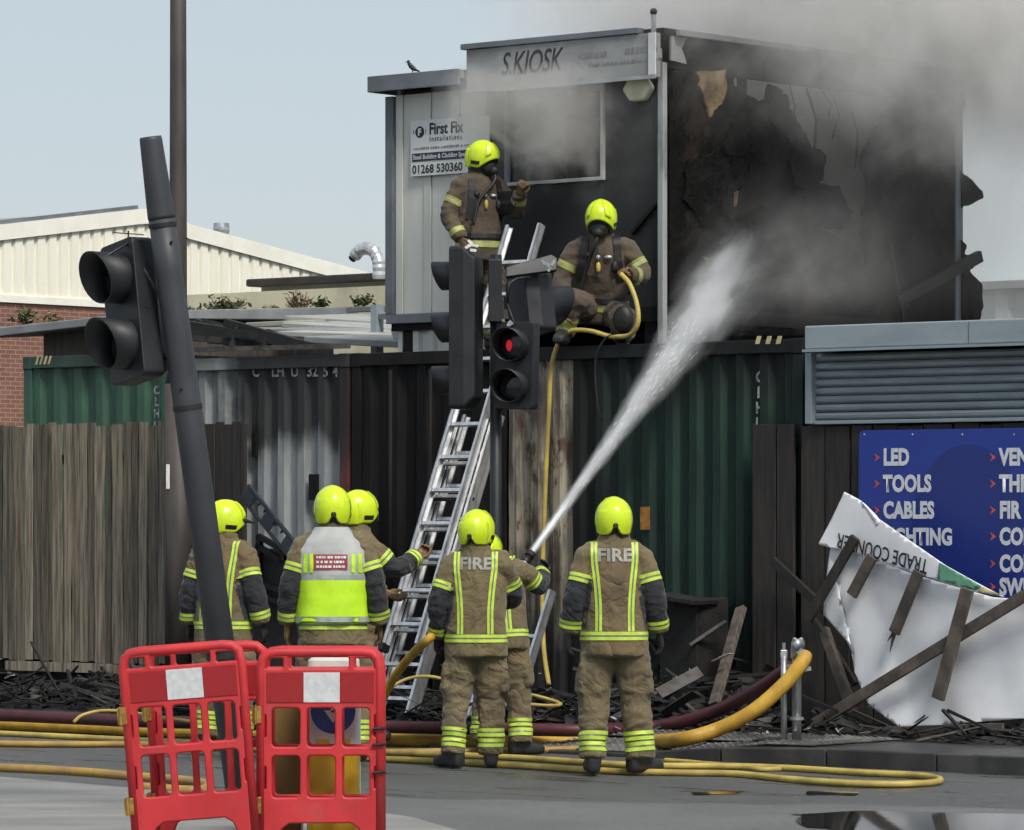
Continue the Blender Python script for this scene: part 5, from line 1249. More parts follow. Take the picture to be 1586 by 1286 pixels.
# ---- helmet
def helmet(parent, c, yaw, pitch, roll=0.0, marks=False, visor='down', side_slot=True, scale=1.0):
    rx, ry, rz_ = .128, .158, .150
    def edge_z(th):                                     # th measured from +x, front at 90 deg
        f = math.sin(th); z = -.096
        if f > .35: z = -.096+(f-.35)/.65*.105
        b = max(0, -math.sin(th)); w = abs(math.cos(th))
        if b > .9: z = -.096+.045*max(0, 1-(w/.26)**2)
        elif b > .3: z += -.008
        return z
    def surf(th, v, off=0.0, flat=False):
        ez = -.096 if flat else edge_z(th); pm = math.acos(max(-1, min(1, ez/rz_))); ph = v*pm
        r = math.sin(ph)**.92 if ph < math.pi/2 else math.sin(ph)**.6
        x, y, z = rx*r*math.cos(th), ry*r*math.sin(th), rz_*math.cos(ph)
        z += .005*math.exp(-(x/.035)**2)*max(0, math.cos(ph))                        # crest
        k = 1+.03*max(0, v-.9)/.1+off/.14
        return Vector((x*k, y*k, z*(1+off/.14)))
    n, m = 44, 16
    h = obj('helmet', None, None) if False else None
    mb = MB(); mb.loft([[surf(2*math.pi*j/n, (i+.02)/m) for j in range(n)] for i in range(m+1)], cap=False)
    mb.f.append(list(range(n))); mb.m.append(0)
    h = mb.build('helmet', HELM, parent, smooth=True, local=True)
    so = h.modifiers.new('thickness', 'SOLIDIFY'); so.thickness = .008; so.offset = -1
    h.location = c; h.rotation_euler = (pitch, roll, yaw); h.scale = (scale, scale, scale)
    mb = MB()
    def inner(th, v):
        q = surf(th, min(v, 1))*.95
        if v > 1: q.z -= (v-1)*.25; q.x *= .98-(v-1)*.6; q.y *= .98-(v-1)*.6
        return q
    mb.loft([[inner(2*math.pi*j/n, v) for j in range(n)] for v in (.5, .75, 1.0, 1.08, 1.16)], cap=False); mb.build('liner', HELMK, h, smooth=True, local=True)
    def patch(name, a0, a1, v0, v1, mat, off=.003, k=8, flat=False):
        g = MB(); g.loft([[surf(R(a0+(a1-a0)*j/k), v0+(v1-v0)*i/k, off, flat) for j in range(k+1)] for i in range(k+1)], cap=False, closed=False); return g.build(name, mat, h, smooth=True, local=True, fix=False)
    if side_slot:
        patch('side_slot', -12, 22, .80, .90, HELMK); patch('side_slot', 158, 192, .80, .90, HELMK)
    rp = patch('rear_plate', -152, -28, .50, .985, HELM, .0045, 14); q_ = rp.modifiers.new('t', 'SOLIDIFY'); q_.thickness = .004
    for a_ in (40, 120): tp_ = patch('top_ridge', a_, a_+20, .25, .8, HELM, .004, 8); q_ = tp_.modifiers.new('t', 'SOLIDIFY'); q_.thickness = .004
    patch('nape_clip', -98, -82, .90, .99, HELMK, .008)
    if marks:
        for a in (-112, -86):
            for v in (.60, .68): patch('dark_mark', a, a+17, v, v+.03, HELMK, .007, 8, True)
    if visor == 'down':
        g = MB(); g.loft([[Vector((.118*math.cos(R(a)), .168*math.sin(R(a)), z)) for a in range(35, 146, 10)] for z in (.012, -.03, -.075)], cap=False, closed=False); g.build('visor', VISOR, h, smooth=True, local=True)
    elif visor == 'peak':
        g = MB(); g.loft([[Vector((.12*math.cos(R(a)), (.15+k*.08)*math.sin(R(a)), .025-k*.03)) for a in range(35, 146, 10)] for k in (0, .5, 1)], cap=False, closed=False)
        o = g.build('peak_visor', HELMK, h, smooth=True, local=True); s_ = o.modifiers.new('t', 'SOLIDIFY'); s_.thickness = .006
    return h
STAND = dict(pelvis=(0, 0, .95), neck=(0, .01, 1.535), head=(0, .03, 1.668), shL=(-.187, 0, 1.462), shR=(.187, 0, 1.462), elL=(-.27, -.035, 1.20), elR=(.27, -.035, 1.20),
             wrL=(-.305, .04, .965), wrR=(.305, .04, .965), hipL=(-.098, 0, .90), hipR=(.098, 0, .90), knL=(-.135, .02, .50), knR=(.135, .02, .50), anL=(-.15, -.02, .145), anR=(.15, -.02, .145), toeL=12, toeR=-12)
def person(label, loc, yaw, pose=None, scale=1.0, dirty=False, vest=False, text=True, ba=False, head=(0, 0, 0), hands=('relax', 'relax'), thumb=((0, 1, 0), (0, 1, 0)), visor='down', marks=False, glove=GLOVE, seed=0, hscale=.985):
    J = dict(STAND); J.update(pose or {}); J = {k: (Vector(v) if isinstance(v, tuple) and not k.startswith('boot') else v) for k, v in J.items()}
    p = thing('person', label, 'person', loc, R(yaw)); p.scale = (scale, scale, scale)
    if 'group' in p: del p['group']
    jm = JACKD if dirty else JACK; tm = JACKD if dirty else TROU; lim, sil = (LIMED, SILVD) if dirty else (LIME, SILV)
    side = (J['shR']-J['shL']).normalized(); spine = J['neck']-J['pelvis']; up_ = spine.normalized(); fwd = up_.cross(side).normalized()
    # body under the kit: one continuous figure
    b = MB()
    b.tube([J['pelvis']-up_*.08, J['pelvis'], J['pelvis']+spine*.5, J['pelvis']+spine*.85, J['neck']], [(.14, .10), (.15, .10), (.14, .095), (.16, .09), (.06, .06)], 14, side=side)
    b.tube([J['neck']-up_*.05, J['neck']+up_*.02, J['head']-up_*.06], [.058, .055, .055], 12)
    hy_, hp_, hr_ = head; HM = Matrix.Translation(J['head']) @ Matrix.Rotation(R(hy_), 4, 'Z') @ Matrix.Rotation(R(hp_), 4, 'X')
    def hb(c, r, nu=14, nv=10):
        q = MB().ball((0, 0, 0), r, nu, nv); b.add([HM @ (Vector(c)+Vector(v)) for v in q.v], q.f)
    hb((0, -.005, .02), (.076, .095, .105)); hb((0, .035, -.055), (.052, .055, .06)); hb((0, .098, -.018), (.012, .02, .024)); hb((0, .085, -.062), (.024, .014, .010)); hb((0, .075, -.095), (.022, .02, .018))
    for s_ in (-1, 1): hb((s_*.078, -.005, -.01), (.009, .022, .034)); hb((s_*.03, .088, .012), (.014, .010, .008))
    for s_ in 'LR':
        b.tube([J['sh'+s_], J['el'+s_], J['wr'+s_]], [.05, .042, .03], 10); b.tube([J['hip'+s_], J['kn'+s_], J['an'+s_]], [.08, .058, .042], 10)
        dv_ = (J['wr'+s_]-J['el'+s_]).normalized(); b.tube([J['wr'+s_], J['wr'+s_]+dv_*.10], [(.024, .035), (.016, .035)], 10, side=side)
    bme = remeshed(b, .016, 2, .4); bme.materials.append(SKIN); bme.name = 'body'; obj('body', bme, p)
    # trousers
    t = MB()
    t.tube([J['pelvis']+up_*.06, J['pelvis'], J['pelvis']-up_*.10, J['pelvis']-up_*.16], [(.185, .135), (.195, .14), (.19, .14), (.15, .11)], 18, side=side)
    for s_ in 'LR':
        h_, k_, a_ = J['hip'+s_], J['kn'+s_], J['an'+s_]
        t.tube([h_, h_.lerp(k_, .35), k_.lerp(h_, .12), k_, k_.lerp(a_, .25), k_.lerp(a_, .7), a_, a_+(a_-k_).normalized()*.03], [.118, .116, .103, .100, .094, .088, .092, .090], 16)
        o_ = (side if s_ == 'R' else -side); c_ = h_.lerp(k_, .62)+o_*.085-fwd*.01; dirk = (k_-h_).normalized()
        t.tube([c_-dirk*.10, c_-dirk*.08, c_+dirk*.09, c_+dirk*.11], [(.03, .06), (.042, .078), (.044, .080), (.03, .065)], 12, side=o_)      # cargo pocket
    rs = seed*3.7
    def fold(v, a, b, c, o=0.0): return .32-abs(noise.noise((v.x*a+rs+o, v.y*b+o, v.z*c-rs)))
    def tw(v):
        f = .016*noise.noise((v.x*5+rs, v.y*5, v.z*4)) + .020*fold(v, 6, 6, 8) + .016*fold(v, 11, 9, 15, 4.0)
        for s_ in 'LR':
            q, d = seg_param(v, J['kn'+s_], J['an'+s_])
            if d < .16: f += .022*fold(v, 4, 4, 26, 8.0)*max(0, 1-abs(q-.55)/.5)
        return f*.95
    tme = remeshed(t, .0115, 5, .45, tw); tme.materials.append(tm); tme.name = 'trousers'; tro = obj('trousers', tme, p); tt = tree_of(tme)
    for s_ in 'LR':
        k_, a_ = J['kn'+s_], J['an'+s_]; ax_2 = (a_-k_).normalized()
        for c_ in (.66, .86): band_ring(tt, k_.lerp(a_, c_), -ax_2, side, (-.030, -.006, .006, .030), (lim, sil), .14, .095, .005).build('ankle_band', [lim, sil], tro, smooth=True, local=True, fix=False)
        o_ = (side if s_ == 'R' else -side); h_ = J['hip'+s_]; c_ = h_.lerp(k_, .47)+o_*.13
    # jacket
    j = MB(); T = lambda q: J['pelvis']+spine*q
    j.tube([T(-.27), T(-.25), T(-.1), T(.15), T(.4), T(.65), T(.80), T(.90), T(.97), T(1.03), T(1.14), T(1.16)], [(.20, .15), (.222, .168), (.22, .166), (.210, .160), (.212, .160), (.218, .154), (.205, .142), (.170, .128), (.138, .116), (.108, .104), (.096, .098), (.07, .07)], 24, side=side)
    for s_ in 'LR':
        sh, el, wr = J['sh'+s_], J['el'+s_], J['wr'+s_]; inn = J['neck'].lerp(sh, .22)-up_*.028; ext = (wr-el).normalized()
        j.tube([inn, inn.lerp(sh, .6)-up_*.002, sh-up_*.022, sh.lerp(el, .4), el.lerp(sh, .12), el.lerp(wr, .15), el.lerp(wr, .6), wr, wr+ext*.015], [.078, .083, .084, .078, .073, .071, .068, .064, .053], 16)
    def jw(v):
        f = .012*noise.noise((v.x*5+rs, v.y*5, v.z*2.6)) + .022*fold(v, 8, 6, 3.2) + .012*fold(v, 15, 11, 8, 3.0)
        for s_ in 'LR':
            q, d = seg_param(v, J['sh'+s_], J['el'+s_]); q2, d2 = seg_param(v, J['el'+s_], J['wr'+s_])
            if min(d, d2) < .12: f += .020*fold(v, 6, 6, 15, 6.0)
        return f*.85
    jme = remeshed(j, .0115, 6, .45, jw); jme.name = 'jacket'; jme.materials.append(jm)
    at = jme.attributes.new('dark', 'FLOAT', 'POINT'); val = []
    for v in jme.vertices:
        best = 0.0
        rel = v.co-J['pelvis']; tx = rel.dot(side)/.215; ty = rel.dot(fwd)/.16; inside = math.hypot(tx, ty)
        if inside > .97 or rel.dot(up_) < -.3:
            for s_ in 'LR':
                q, d = seg_param(v.co, J['sh'+s_], J['el'+s_]); q2, d2 = seg_param(v.co, J['el'+s_], J['wr'+s_])
                if min(d, d2) > .125: continue
                s = q if q < .999 and d <= d2+.02 else 1+q2
                best = max(best, .5+6*min(s-.66, 1.86-s))
        val.append(max(0, min(1, best)))
    at.data.foreach_set('value', val)
    ja = obj('jacket', jme, p); jt = tree_of(jme)
    w3 = (-.028, -.006, .006, .028)
    band_ring(jt, T(-.035 if not ba else -.02), up_, side, w3, (lim, sil), .30, .2, .006, 40).build('waist_band', [lim, sil], ja, smooth=True, local=True, fix=False)
    for s_ in 'LR':
        sh, el, wr = J['sh'+s_], J['el'+s_], J['wr'+s_]
        band_ring(jt, sh.lerp(el, .58), (el-sh), side, w3, (lim, sil), .13, .092).build('sleeve_band', [lim, sil], ja, smooth=True, local=True, fix=False)
        band_ring(jt, el.lerp(wr, .80), (wr-el), side, w3, (lim, sil), .12, .08).build('cuff_band', [lim, sil], ja, smooth=True, local=True, fix=False)
    if not ba and not vest:
        for s_ in (-1, 1):
            pts = [J['pelvis']+up_*h+side*(s_*x_) for h, x_ in ((.60, .135), (.48, .135), (.34, .120), (.18, .108), (.01, .108))]
            strip_on(jt, pts, fwd, side, (-.022, -.005, .005, .022)).build('brace_tape', [lim, sil], ja, smooth=True, local=True, fix=False)
    if text and not vest:
        me = text_mesh('FIRE', .118, bold=.004, align='CENTER', width=1.1)
        bm = bmesh.new(); bm.from_mesh(me); bmesh.ops.subdivide_edges(bm, edges=[e for e in bm.edges if e.calc_length() > .03], cuts=2); bmesh.ops.triangulate(bm, faces=bm.faces); bm.to_mesh(me); bm.free()
        for v in me.vertices:
            o = J['pelvis']+up_*(.475+v.co.y)+side*v.co.x; hit = jt.ray_cast(o-fwd*.4, fwd, .6); v.co = (hit[0] if hit[0] is not None else o-fwd*.15)-fwd*.007
        me.materials.clear(); me.materials.append(GREYT); me.name = 'lettering'; obj('lettering', me, ja)
    # gloves and boots
    for s_, k in (('L', 0), ('R', 1)):
        g = obj('glove', hand_mesh(hands[k], glove), p); d_ = J['wr'+s_]-J['el'+s_]
        M4 = Matrix.Translation(J['wr'+s_]+d_.normalized()*.02) @ frame_of(-d_, thumb[k])
        if s_ == 'L': M4 = M4 @ Matrix.Diagonal((-1, 1, 1, 1))
        g.matrix_local = M4
        f = obj('boot', boot_mesh(), p); a_ = J['an'+s_]; k_ = J['kn'+s_]
        if 'boot'+s_ in J: f.location, f.rotation_euler = J['boot'+s_]
        else: f.location = (a_.x, a_.y+.03, a_.z-.13); f.rotation_euler = (0, 0, R(J['toe'+s_]))
    hc = HM @ Vector((0, 0, .035)); hel = helmet(p, hc, R(hy_), R(hp_), R(head[2]), marks, visor, scale=hscale)
    hd = MB(); hd.tube([J['neck']-up_*.03, J['neck']+up_*.03, HM @ Vector((0, -.02, -.07))], [(.075, .075), (.072, .072), (.078, .085)], 16, side=side); hd.build('neck_guard', HELMK, p, smooth=True, local=True)
    if vest:
        rings = []; mats = [HIVIS, VESTS, VESTW]; rows = ((-.0, .247, .19, 0), (.06, .243, .188, 0), (.20, .236, .182, 0), (.34, .238, .18, 0), (.47, .242, .178, 1), (.53, .243, .177, 2), (.66, .250, .178, 2), (.80, .245, .172, 2), (.90, .212, .156, 2), (.97, .165, .140, 2), (1.03, .128, .126, 2), (1.07, .112, .116, 2))
        v_ = MB(); N_ = 36
        fine = []
        for r0, r1 in zip(rows[:-1], rows[1:]):
            for k in range(4): fine.append(tuple(r0[i]+(r1[i]-r0[i])*k/4 for i in range(3))+(r0[3],))
        rows = fine+[rows[-1]]
        for (q, a, bb, m_) in rows:
            c_ = T(q); ring = []
            for i in range(N_):
                cs_, sn_ = math.cos(2*math.pi*i/N_), math.sin(2*math.pi*i/N_)
                wv = .012*noise.noise((cs_*2.2, sn_*2.2, q*2.0+2)) + .020*(.3-abs(noise.noise((cs_*4.5+7, sn_*4.5, q*3.0))))
                ring.append(c_+side*((a+wv)*cs_)+fwd*((bb+wv)*sn_))
            rings.append(ring)
        rings[0] = [q+up_*(.015*noise.noise((q.x*9, q.y*9, 1))) for q in rings[0]]
        for i in range(len(rings)-1): v_.loft([rings[i], rings[i+1]], rows[i][3], cap=False)
        ve = v_.build('hi_vis_vest', mats, p, smooth=True, local=True, weld=True); so = ve.modifiers.new('t', 'SOLIDIFY'); so.thickness = .006
        vt = tree_of(ve.data)
        band_ring(vt, T(.03), up_, side, (-.018, .018), [VESTS], .33, .2, .005, 40).build('hem_band', VESTS, ve, smooth=True, local=True, fix=False)
        def vpatch(name, x0, x1, z0, z1, m_):
            strip_on(vt, [J['pelvis']+up_*z1+side*((x0+x1)/2), J['pelvis']+up_*((z0+z1)/2)+side*((x0+x1)/2), J['pelvis']+up_*z0+side*((x0+x1)/2)], fwd, side, [(x0-x1)/2*(1-2*i/6) for i in range(7)], .006).build(name, [m_, m_], ve, smooth=True, local=True, fix=False)
        vpatch('red_label', -.125, .10, .345, .445, REDLAB)
        for k in range(3):
            q_ = MB(); rr_ = random.Random(k+4); c_ = -.105
            while c_ < .08:
                w_ = rr_.uniform(.008, .022)
                quad = []
                for x_, h_ in ((c_, 0), (min(c_+w_, .09), 0), (min(c_+w_, .09), .016), (c_, .016)):
                    o = J['pelvis']+up_*(.418-.031*k+h_)+side*x_; hit = vt.ray_cast(o-fwd*.4, fwd, .6); quad.append((hit[0] if hit[0] is not None else o)-fwd*.010)
                q_.add(quad, [(0, 1, 2, 3)]); c_ += w_+rr_.choice((.004, .005, .012))
            q_.build('label_print', LETTER, ve, local=True, fix=False)['kind'] = 'stuff'
        for x0 in (-.19, -.15, .125, .17): vpatch('lime_bar', x0, x0+.025, .325, .45, HIVIS)
    if ba:
        # breathing set: cylinder on the back, harness in front, mask
        c_ = J['pelvis']-fwd*.24
        MB().tube([c_+up_*.0, c_+up_*.04, c_+up_*.44, c_+up_*.50, c_+up_*.52], [.05, .085, .085, .06, .02], 18).build('air_cylinder', M('cylinder grey'+str(seed), (.05,.052,.055), rough=.4), p, smooth=True, local=True)
        for s_ in (-1, 1):
            pts = [J['pelvis']+up_*h+side*(s_*x_) for h, x_ in ((.565, .12), (.47, .135), (.36, .14), (.2, .16))]
            strip_on(jt, pts, -fwd, side, (-.03, .03), .016).build('harness_strap', [RUBBER, RUBBER], ja, smooth=True, local=True, fix=False)
        band_ring(jt, T(.10), up_, side, (-.02, .02), [RUBBER], .30, .2, .016, 40).build('harness_belt', RUBBER, ja, smooth=True, local=True, fix=False)
        q = MB(); q.ball((0, .075, -.035), (.075, .07, .085), 16, 10); q.ball((.0, .14, -.065), (.042, .045, .042), 12, 8)
        for k, v in enumerate(q.v): q.v[k] = tuple(HM @ Vector(v))
        q.build('face_mask', RUBBER, p, smooth=True, local=True)
        f0 = HM @ Vector((.0, .16, -.09)); MB().tube(spline([f0, f0+fwd*.03-up_*.08+side*.03, J['pelvis']+up_*.36+fwd*.19+side*.10, J['pelvis']+up_*.15+fwd*.2+side*.16]), .014, 8).build('air_hose', CABLE, p, smooth=True, local=True)
        for (x_, h, r_, m_) in ((.02, .33, (.02, .02, .045), HOSEY2), (.02, .41, (.02, .016, .02), GALV), (-.06, .41, (.035, .02, .018), GALV), (.10, .42, (.028, .025, .03), RUBBER), (-.11, .33, (.03, .03, .05), RUBBER)):
            o = J['pelvis']+up_*h+side*x_; hit = jt.ray_cast(o+fwd*.4, -fwd, .6); c_ = (hit[0] if hit[0] is not None else o+fwd*.16)+fwd*.012
            MB().ball(c_, r_, 10, 6).build('chest_gauge', m_, ja, smooth=True, local=True)
    return p
def at_feet(px, py, z=0.0): return G(px, py, z)
person('firefighter seen from behind, turned right, behind the leaning signal pole', at_feet(346, 1164), -22, dict(elL=(-.26, -.04, 1.19), wrL=(-.29, .03, .96), elR=(.265, -.04, 1.20), wrR=(.30, .02, .97)), 1.0, head=(-48, -4, 0), visor='peak', text=False, seed=1)
person('firefighter in a white and lime command vest with red label', at_feet(515, 1186), 2, dict(elL=(-.275, -.03, 1.19), wrL=(-.295, .05, .95), elR=(.28, -.03, 1.20), wrR=(.305, .06, .96)), 1.05, vest=True, marks=True, head=(3, 0, 0), glove=GLOVEB, seed=2)
person('firefighter half hidden behind the vest wearer, reaching for the ladder', at_feet(549, 1152, .07), -62, dict(elR=(.27, .20, 1.26), wrR=(.16, .42, 1.36), elL=(-.25, .10, 1.18), wrL=(-.14, .30, 1.10)), 1.0, head=(10, 0, 0), text=False, hands=('relax', 'grip'), glove=GLOVEB, seed=3)
person('firefighter with FIRE on the back holding a hose under the left arm', at_feet(738, 1190), -3, dict(elL=(-.275, -.05, 1.19), wrL=(-.29, .08, .95), elR=(.26, .12, 1.22), wrR=(.16, .36, 1.20), anL=(-.17, -.07, .13), knL=(-.14, .0, .50), anR=(.10, .05, .13), knR=(.10, .06, .50), toeL=40, toeR=5), .96, head=(-16, 0, 0), hands=('grip', 'grip'), seed=4)
person('firefighter aiming the water jet, head hidden behind a colleague', at_feet(777, 1170), -16, dict(neck=(-.06, .06, 1.50), head=(-.165, .12, 1.55), shL=(-.235, .04, 1.42), shR=(.14, .03, 1.45), elR=(.27, .18, 1.30), wrR=(.20, .42, 1.42), elL=(-.20, .24, 1.22), wrL=(.02, .40, 1.36), anR=(.16, -.03, .13), toeR=-45), .93, head=(-10, 8, 0), hands=('grip', 'grip'), text=False, seed=5)
person('firefighter with FIRE on the back standing alone right of the jet', at_feet(951, 1202), 1, dict(elL=(-.255, -.03, 1.20), wrL=(-.285, .03, .97), elR=(.262, -.03, 1.20), wrR=(.30, .05, .97), knR=(.145, .03, .50), anR=(.175, .0, .145), anL=(-.14, -.03, .145), toeR=-48, toeL=4), 1.005, head=(2, 0, 0), hands=('relax', 'relax'), seed=6)
u7 = fw(fs(742, .50), .50, ZT)
person('firefighter in breathing mask standing on the container roof by the sign', u7, -152, dict(elR=(.31, -.02, 1.20), wrR=(.26, .14, .98), elL=(-.27, .18, 1.19), wrL=(-.20, .38, 1.36), head=(0, .05, 1.665)), .945, dirty=True, ba=True, text=False, head=(28, -10, 0), hands=('grip', 'relax'), glove=GLOVEB, visor=None, seed=7)
u8 = fw(fs(932, .28), .28, ZT)
person('firefighter in breathing mask kneeling on the container roof with a hose', u8, 176, dict(pelvis=(0, -.10, .36), neck=(0, .06, .86), head=(0, .12, .985), shL=(-.205, .03, .79), shR=(.205, .03, .79), elL=(-.34, .04, .56), wrL=(-.24, .25, .55), elR=(.33, .02, .54), wrR=(.29, .16, .31),
    hipL=(-.10, -.10, .30), hipR=(.10, -.10, .30), knL=(-.19, .30, .17), anL=(-.17, -.10, .12), knR=(.23, .24, .36), anR=(.29, .14, .13), bootL=(Vector((-.17, -.17, .05)), (R(-70), 0, 0)), bootR=(Vector((.30, .20, 0)), (0, 0, R(-8)))),
    1.0, dirty=True, ba=True, text=False, head=(-8, -12, 0), hands=('grip', 'relax'), glove=GLOVEB, visor=None, seed=8)
k8 = bpy.data.objects['jacket.007'].parent if 'jacket.007' in bpy.data.objects else None
if k8: MB().ball((-.19, .37, .20), (.085, .05, .11), 14, 8).build('knee_pad', KNEE, k8, smooth=True, local=True)
# ---- hose held by the two men, and the nozzle
nz = W(822, 858, G(777, 1170).y+.30); nz2 = W(808, 880, G(777, 1170).y+.22)
hold = W(664, 990, G(738, 1190).y-.03)
hose('yellow hose rising from the road to the hand of the hose crew', [gh(560, 1158, .03), W(590, 1090, 30.2), W(610, 1050, 30.0), W(640, 1012, 29.7), hold, W(690, 965, 29.9), W(720, 940, 30.2), W(770, 910, 30.35), nz2], .031, HOSEY)
jet_dir = (W(1156, 392, 33.35)-nz).normalized()
nzo = thing('branch_nozzle', 'black and chrome branch nozzle spraying the water jet', 'nozzle', nz-jet_dir*.12)
MB().tube([(0, 0, 0), jet_dir*.05, jet_dir*.06, jet_dir*.12], [.032, .034, .027, .024], 14).build('barrel', BLACKP, nzo, smooth=True)
MB().tube([jet_dir*.085, jet_dir*.125], [.036, .038], 14).build('bumper', RUBBER, nzo)
MB().tube([-jet_dir*.07, jet_dir*.0], .036, 14).build('coupling', GALV, nzo)
MB().tube([Vector((0, -.03, -.01)), Vector((0, -.05, -.07)), Vector((.01, -.05, -.11))], .014, 8).build('pistol_grip', BLACKP, nzo)
MB().tube([Vector((0, -.03, .03)), Vector((0, -.0, .07)), Vector((0, .03, .03))], .009, 8).build('bale_handle', BLACKP, nzo)
# ---- hose line of the kneeling man, hanging down the container
def fr3(px, py, d): return fw(*fp(px, py, d))
hose('thin yellow hose looping from the kneeling firefighter down the container', [fr3(962, 425, .02), fr3(975, 440, -.02), fr3(986, 470, -.03), fr3(988, 500, -.04), fr3(975, 519, -.03), fr3(945, 521, -.02), fr3(915, 513, -.03), fr3(885, 513, -.04), fr3(866, 530, -.07), fr3(854, 570, -.08), fr3(850, 640, -.07), fr3(846, 720, -.07), fr3(843, 800, -.08), fr3(840, 900, -.10), fr3(842, 1000, -.25), fr3(850, 1060, -.5)], .019, HOSEY2)
MB().tube(spline([fr3(968, 523, -.02), fr3(945, 520, -.03), fr3(928, 540, -.05), fr3(922, 570, -.05), fr3(925, 620, -.05), fr3(930, 650, -.04)]), .010, 8).solo('hanging_cable', CABLE, 'thin black cable hanging over the container edge below the kneeling firefighter', 'cable', smooth=True)
# ================================================================ smoke and water
def volume(name, col, fn, step=1.0, aniso=-.05):
    m = bpy.data.materials.new(name); m.use_nodes = True; nt = m.node_tree
    for n in list(nt.nodes): nt.nodes.remove(n)
    out = nd(nt, 'ShaderNodeOutputMaterial'); pv = nd(nt, 'ShaderNodeVolumePrincipled'); nt.links.new(pv.outputs[0], out.inputs['Volume'])
    pv.inputs['Color'].default_value = (*col, 1); pv.inputs['Anisotropy'].default_value = aniso
    d = fn(nt, pv); nt.links.new(d, pv.inputs['Density'])
    try: m.cycles.volume_step_rate = step
    except Exception: pass
    return m
def wpos(nt):
    g = nd(nt, 'ShaderNodeNewGeometry'); sx = nd(nt, 'ShaderNodeSeparateXYZ'); nt.links.new(g.outputs['Position'], sx.inputs[0]); return g.outputs['Position'], sx.outputs
def mul(nt, *a):
    r = a[0]
    for q in a[1:]: r = mth(nt, 'MULTIPLY', r, q)
    return r
def box_edge(nt, v, lo, hi, soft): return mul(nt, ramp(nt, v, lo, lo+soft), ramp(nt, v, hi, hi-soft))
# ---- the plume behind and above the cabin
PS = (-9.0, 2.2, 2.6, 10.0, 3.3, 9.6)
def plume(nt, pv):
    s, d, z, P = front_coords(nt); pos, c = wpos(nt)
    n = noise_tex(nt, scaled(nt, pos, (1, 1, 1.15)), .55, 5, .62, .9); n2 = noise_tex(nt, pos, 1.7, 3, .6, .6)
    x = mth(nt, 'ADD', c[0], mth(nt, 'MULTIPLY', mth(nt, 'SUBTRACT', z, 5.6), .75))           # the plume leans right as it falls off
    x = mth(nt, 'ADD', x, mth(nt, 'MULTIPLY', mth(nt, 'SUBTRACT', n, .5), 3.2))
    g = ramp(nt, x, .1, 2.4)
    f = mth(nt, 'ADD', mth(nt, 'MULTIPLY', n, .75), mth(nt, 'MULTIPLY', n2, .35)); f = ramp(nt, f, .44, .62)
    low = mth(nt, 'MULTIPLY_ADD', ramp(nt, z, 3.2, 5.6), .65, .35)
    front = mul(nt, ramp(nt, s, -.95, -.5), ramp(nt, z, 6.0, 5.1)); low = mul(nt, low, mth(nt, 'SUBTRACT', 1.0, front))
    return mul(nt, g, mth(nt, 'MULTIPLY_ADD', f, .95, .10), low, box_edge(nt, s, PS[0], PS[1], 1.2), box_edge(nt, d, PS[2], PS[3], 1.0), ramp(nt, z, PS[5], PS[5]-1.0), .26)
o = MB().box(*PS).solo('smoke', volume('drifting grey smoke', (.996, .991, .98), plume, .9), 'thick grey brown smoke billowing behind and above the cabin', 'smoke', kind='stuff', frame='f')
# ---- smoke pouring out of the burnt side wall
VS = (-2.6, 2.3, .6, 6.6, 3.2, 8.2)
def veil(nt, pv):
    s, d, z, P = front_coords(nt); pos, c = wpos(nt)
    n = noise_tex(nt, scaled(nt, pos, (1, 1, .8)), .85, 6, .62, 1.1)
    nb = noise_tex(nt, scaled(nt, pos, (1, 1, .9)), 1.5, 6, .58, 1.6)
    zz_ = mth(nt, 'ADD', z, mth(nt, 'MULTIPLY', mth(nt, 'SUBTRACT', n, .5), 2.4))
    top = mth(nt, 'ADD', mth(nt, 'MULTIPLY', ramp(nt, zz_, 4.6, 5.5), .75), mth(nt, 'MULTIPLY', ramp(nt, zz_, 5.2, 6.0), 1.2))
    hole = mul(nt, ramp(nt, d, 1.2, 3.4), ramp(nt, d, 6.6, 5.0))
    spray = mul(nt, ramp(nt, z, 4.75, 3.7), ramp(nt, d, 1.0, 1.8), ramp(nt, d, 3.2, 1.9), ramp(nt, s, 1.0, .1))
    inside = mul(nt, ramp(nt, s, -.75, -.95), ramp(nt, d, 1.1, 1.6), .16)
    top = mth(nt, 'ADD', top, inside)
    k = mth(nt, 'ADD', mul(nt, top, mth(nt, 'MULTIPLY_ADD', hole, .65, .35), .95), mth(nt, 'MULTIPLY', spray, .32)); k = mth(nt, 'ADD', k, .02)
    return mul(nt, k, mth(nt, 'ADD', mth(nt, 'MULTIPLY', ramp(nt, n, .30, .60), .55), mth(nt, 'MULTIPLY', ramp(nt, nb, .47, .60), .75)), mul(nt, ramp(nt, s, VS[1], VS[1]-1.3), ramp(nt, s, VS[0], VS[0]+.3)), box_edge(nt, d, VS[2], VS[3], .6), ramp(nt, z, VS[4], VS[4]+.5), ramp(nt, z, VS[5], VS[5]-.8), 1.0)
MB().box(*VS).solo('smoke', volume('smoke from the wall', (.99, .978, .955), veil, .9), 'veil of grey smoke over the burnt side wall', 'smoke', kind='stuff', frame='f')
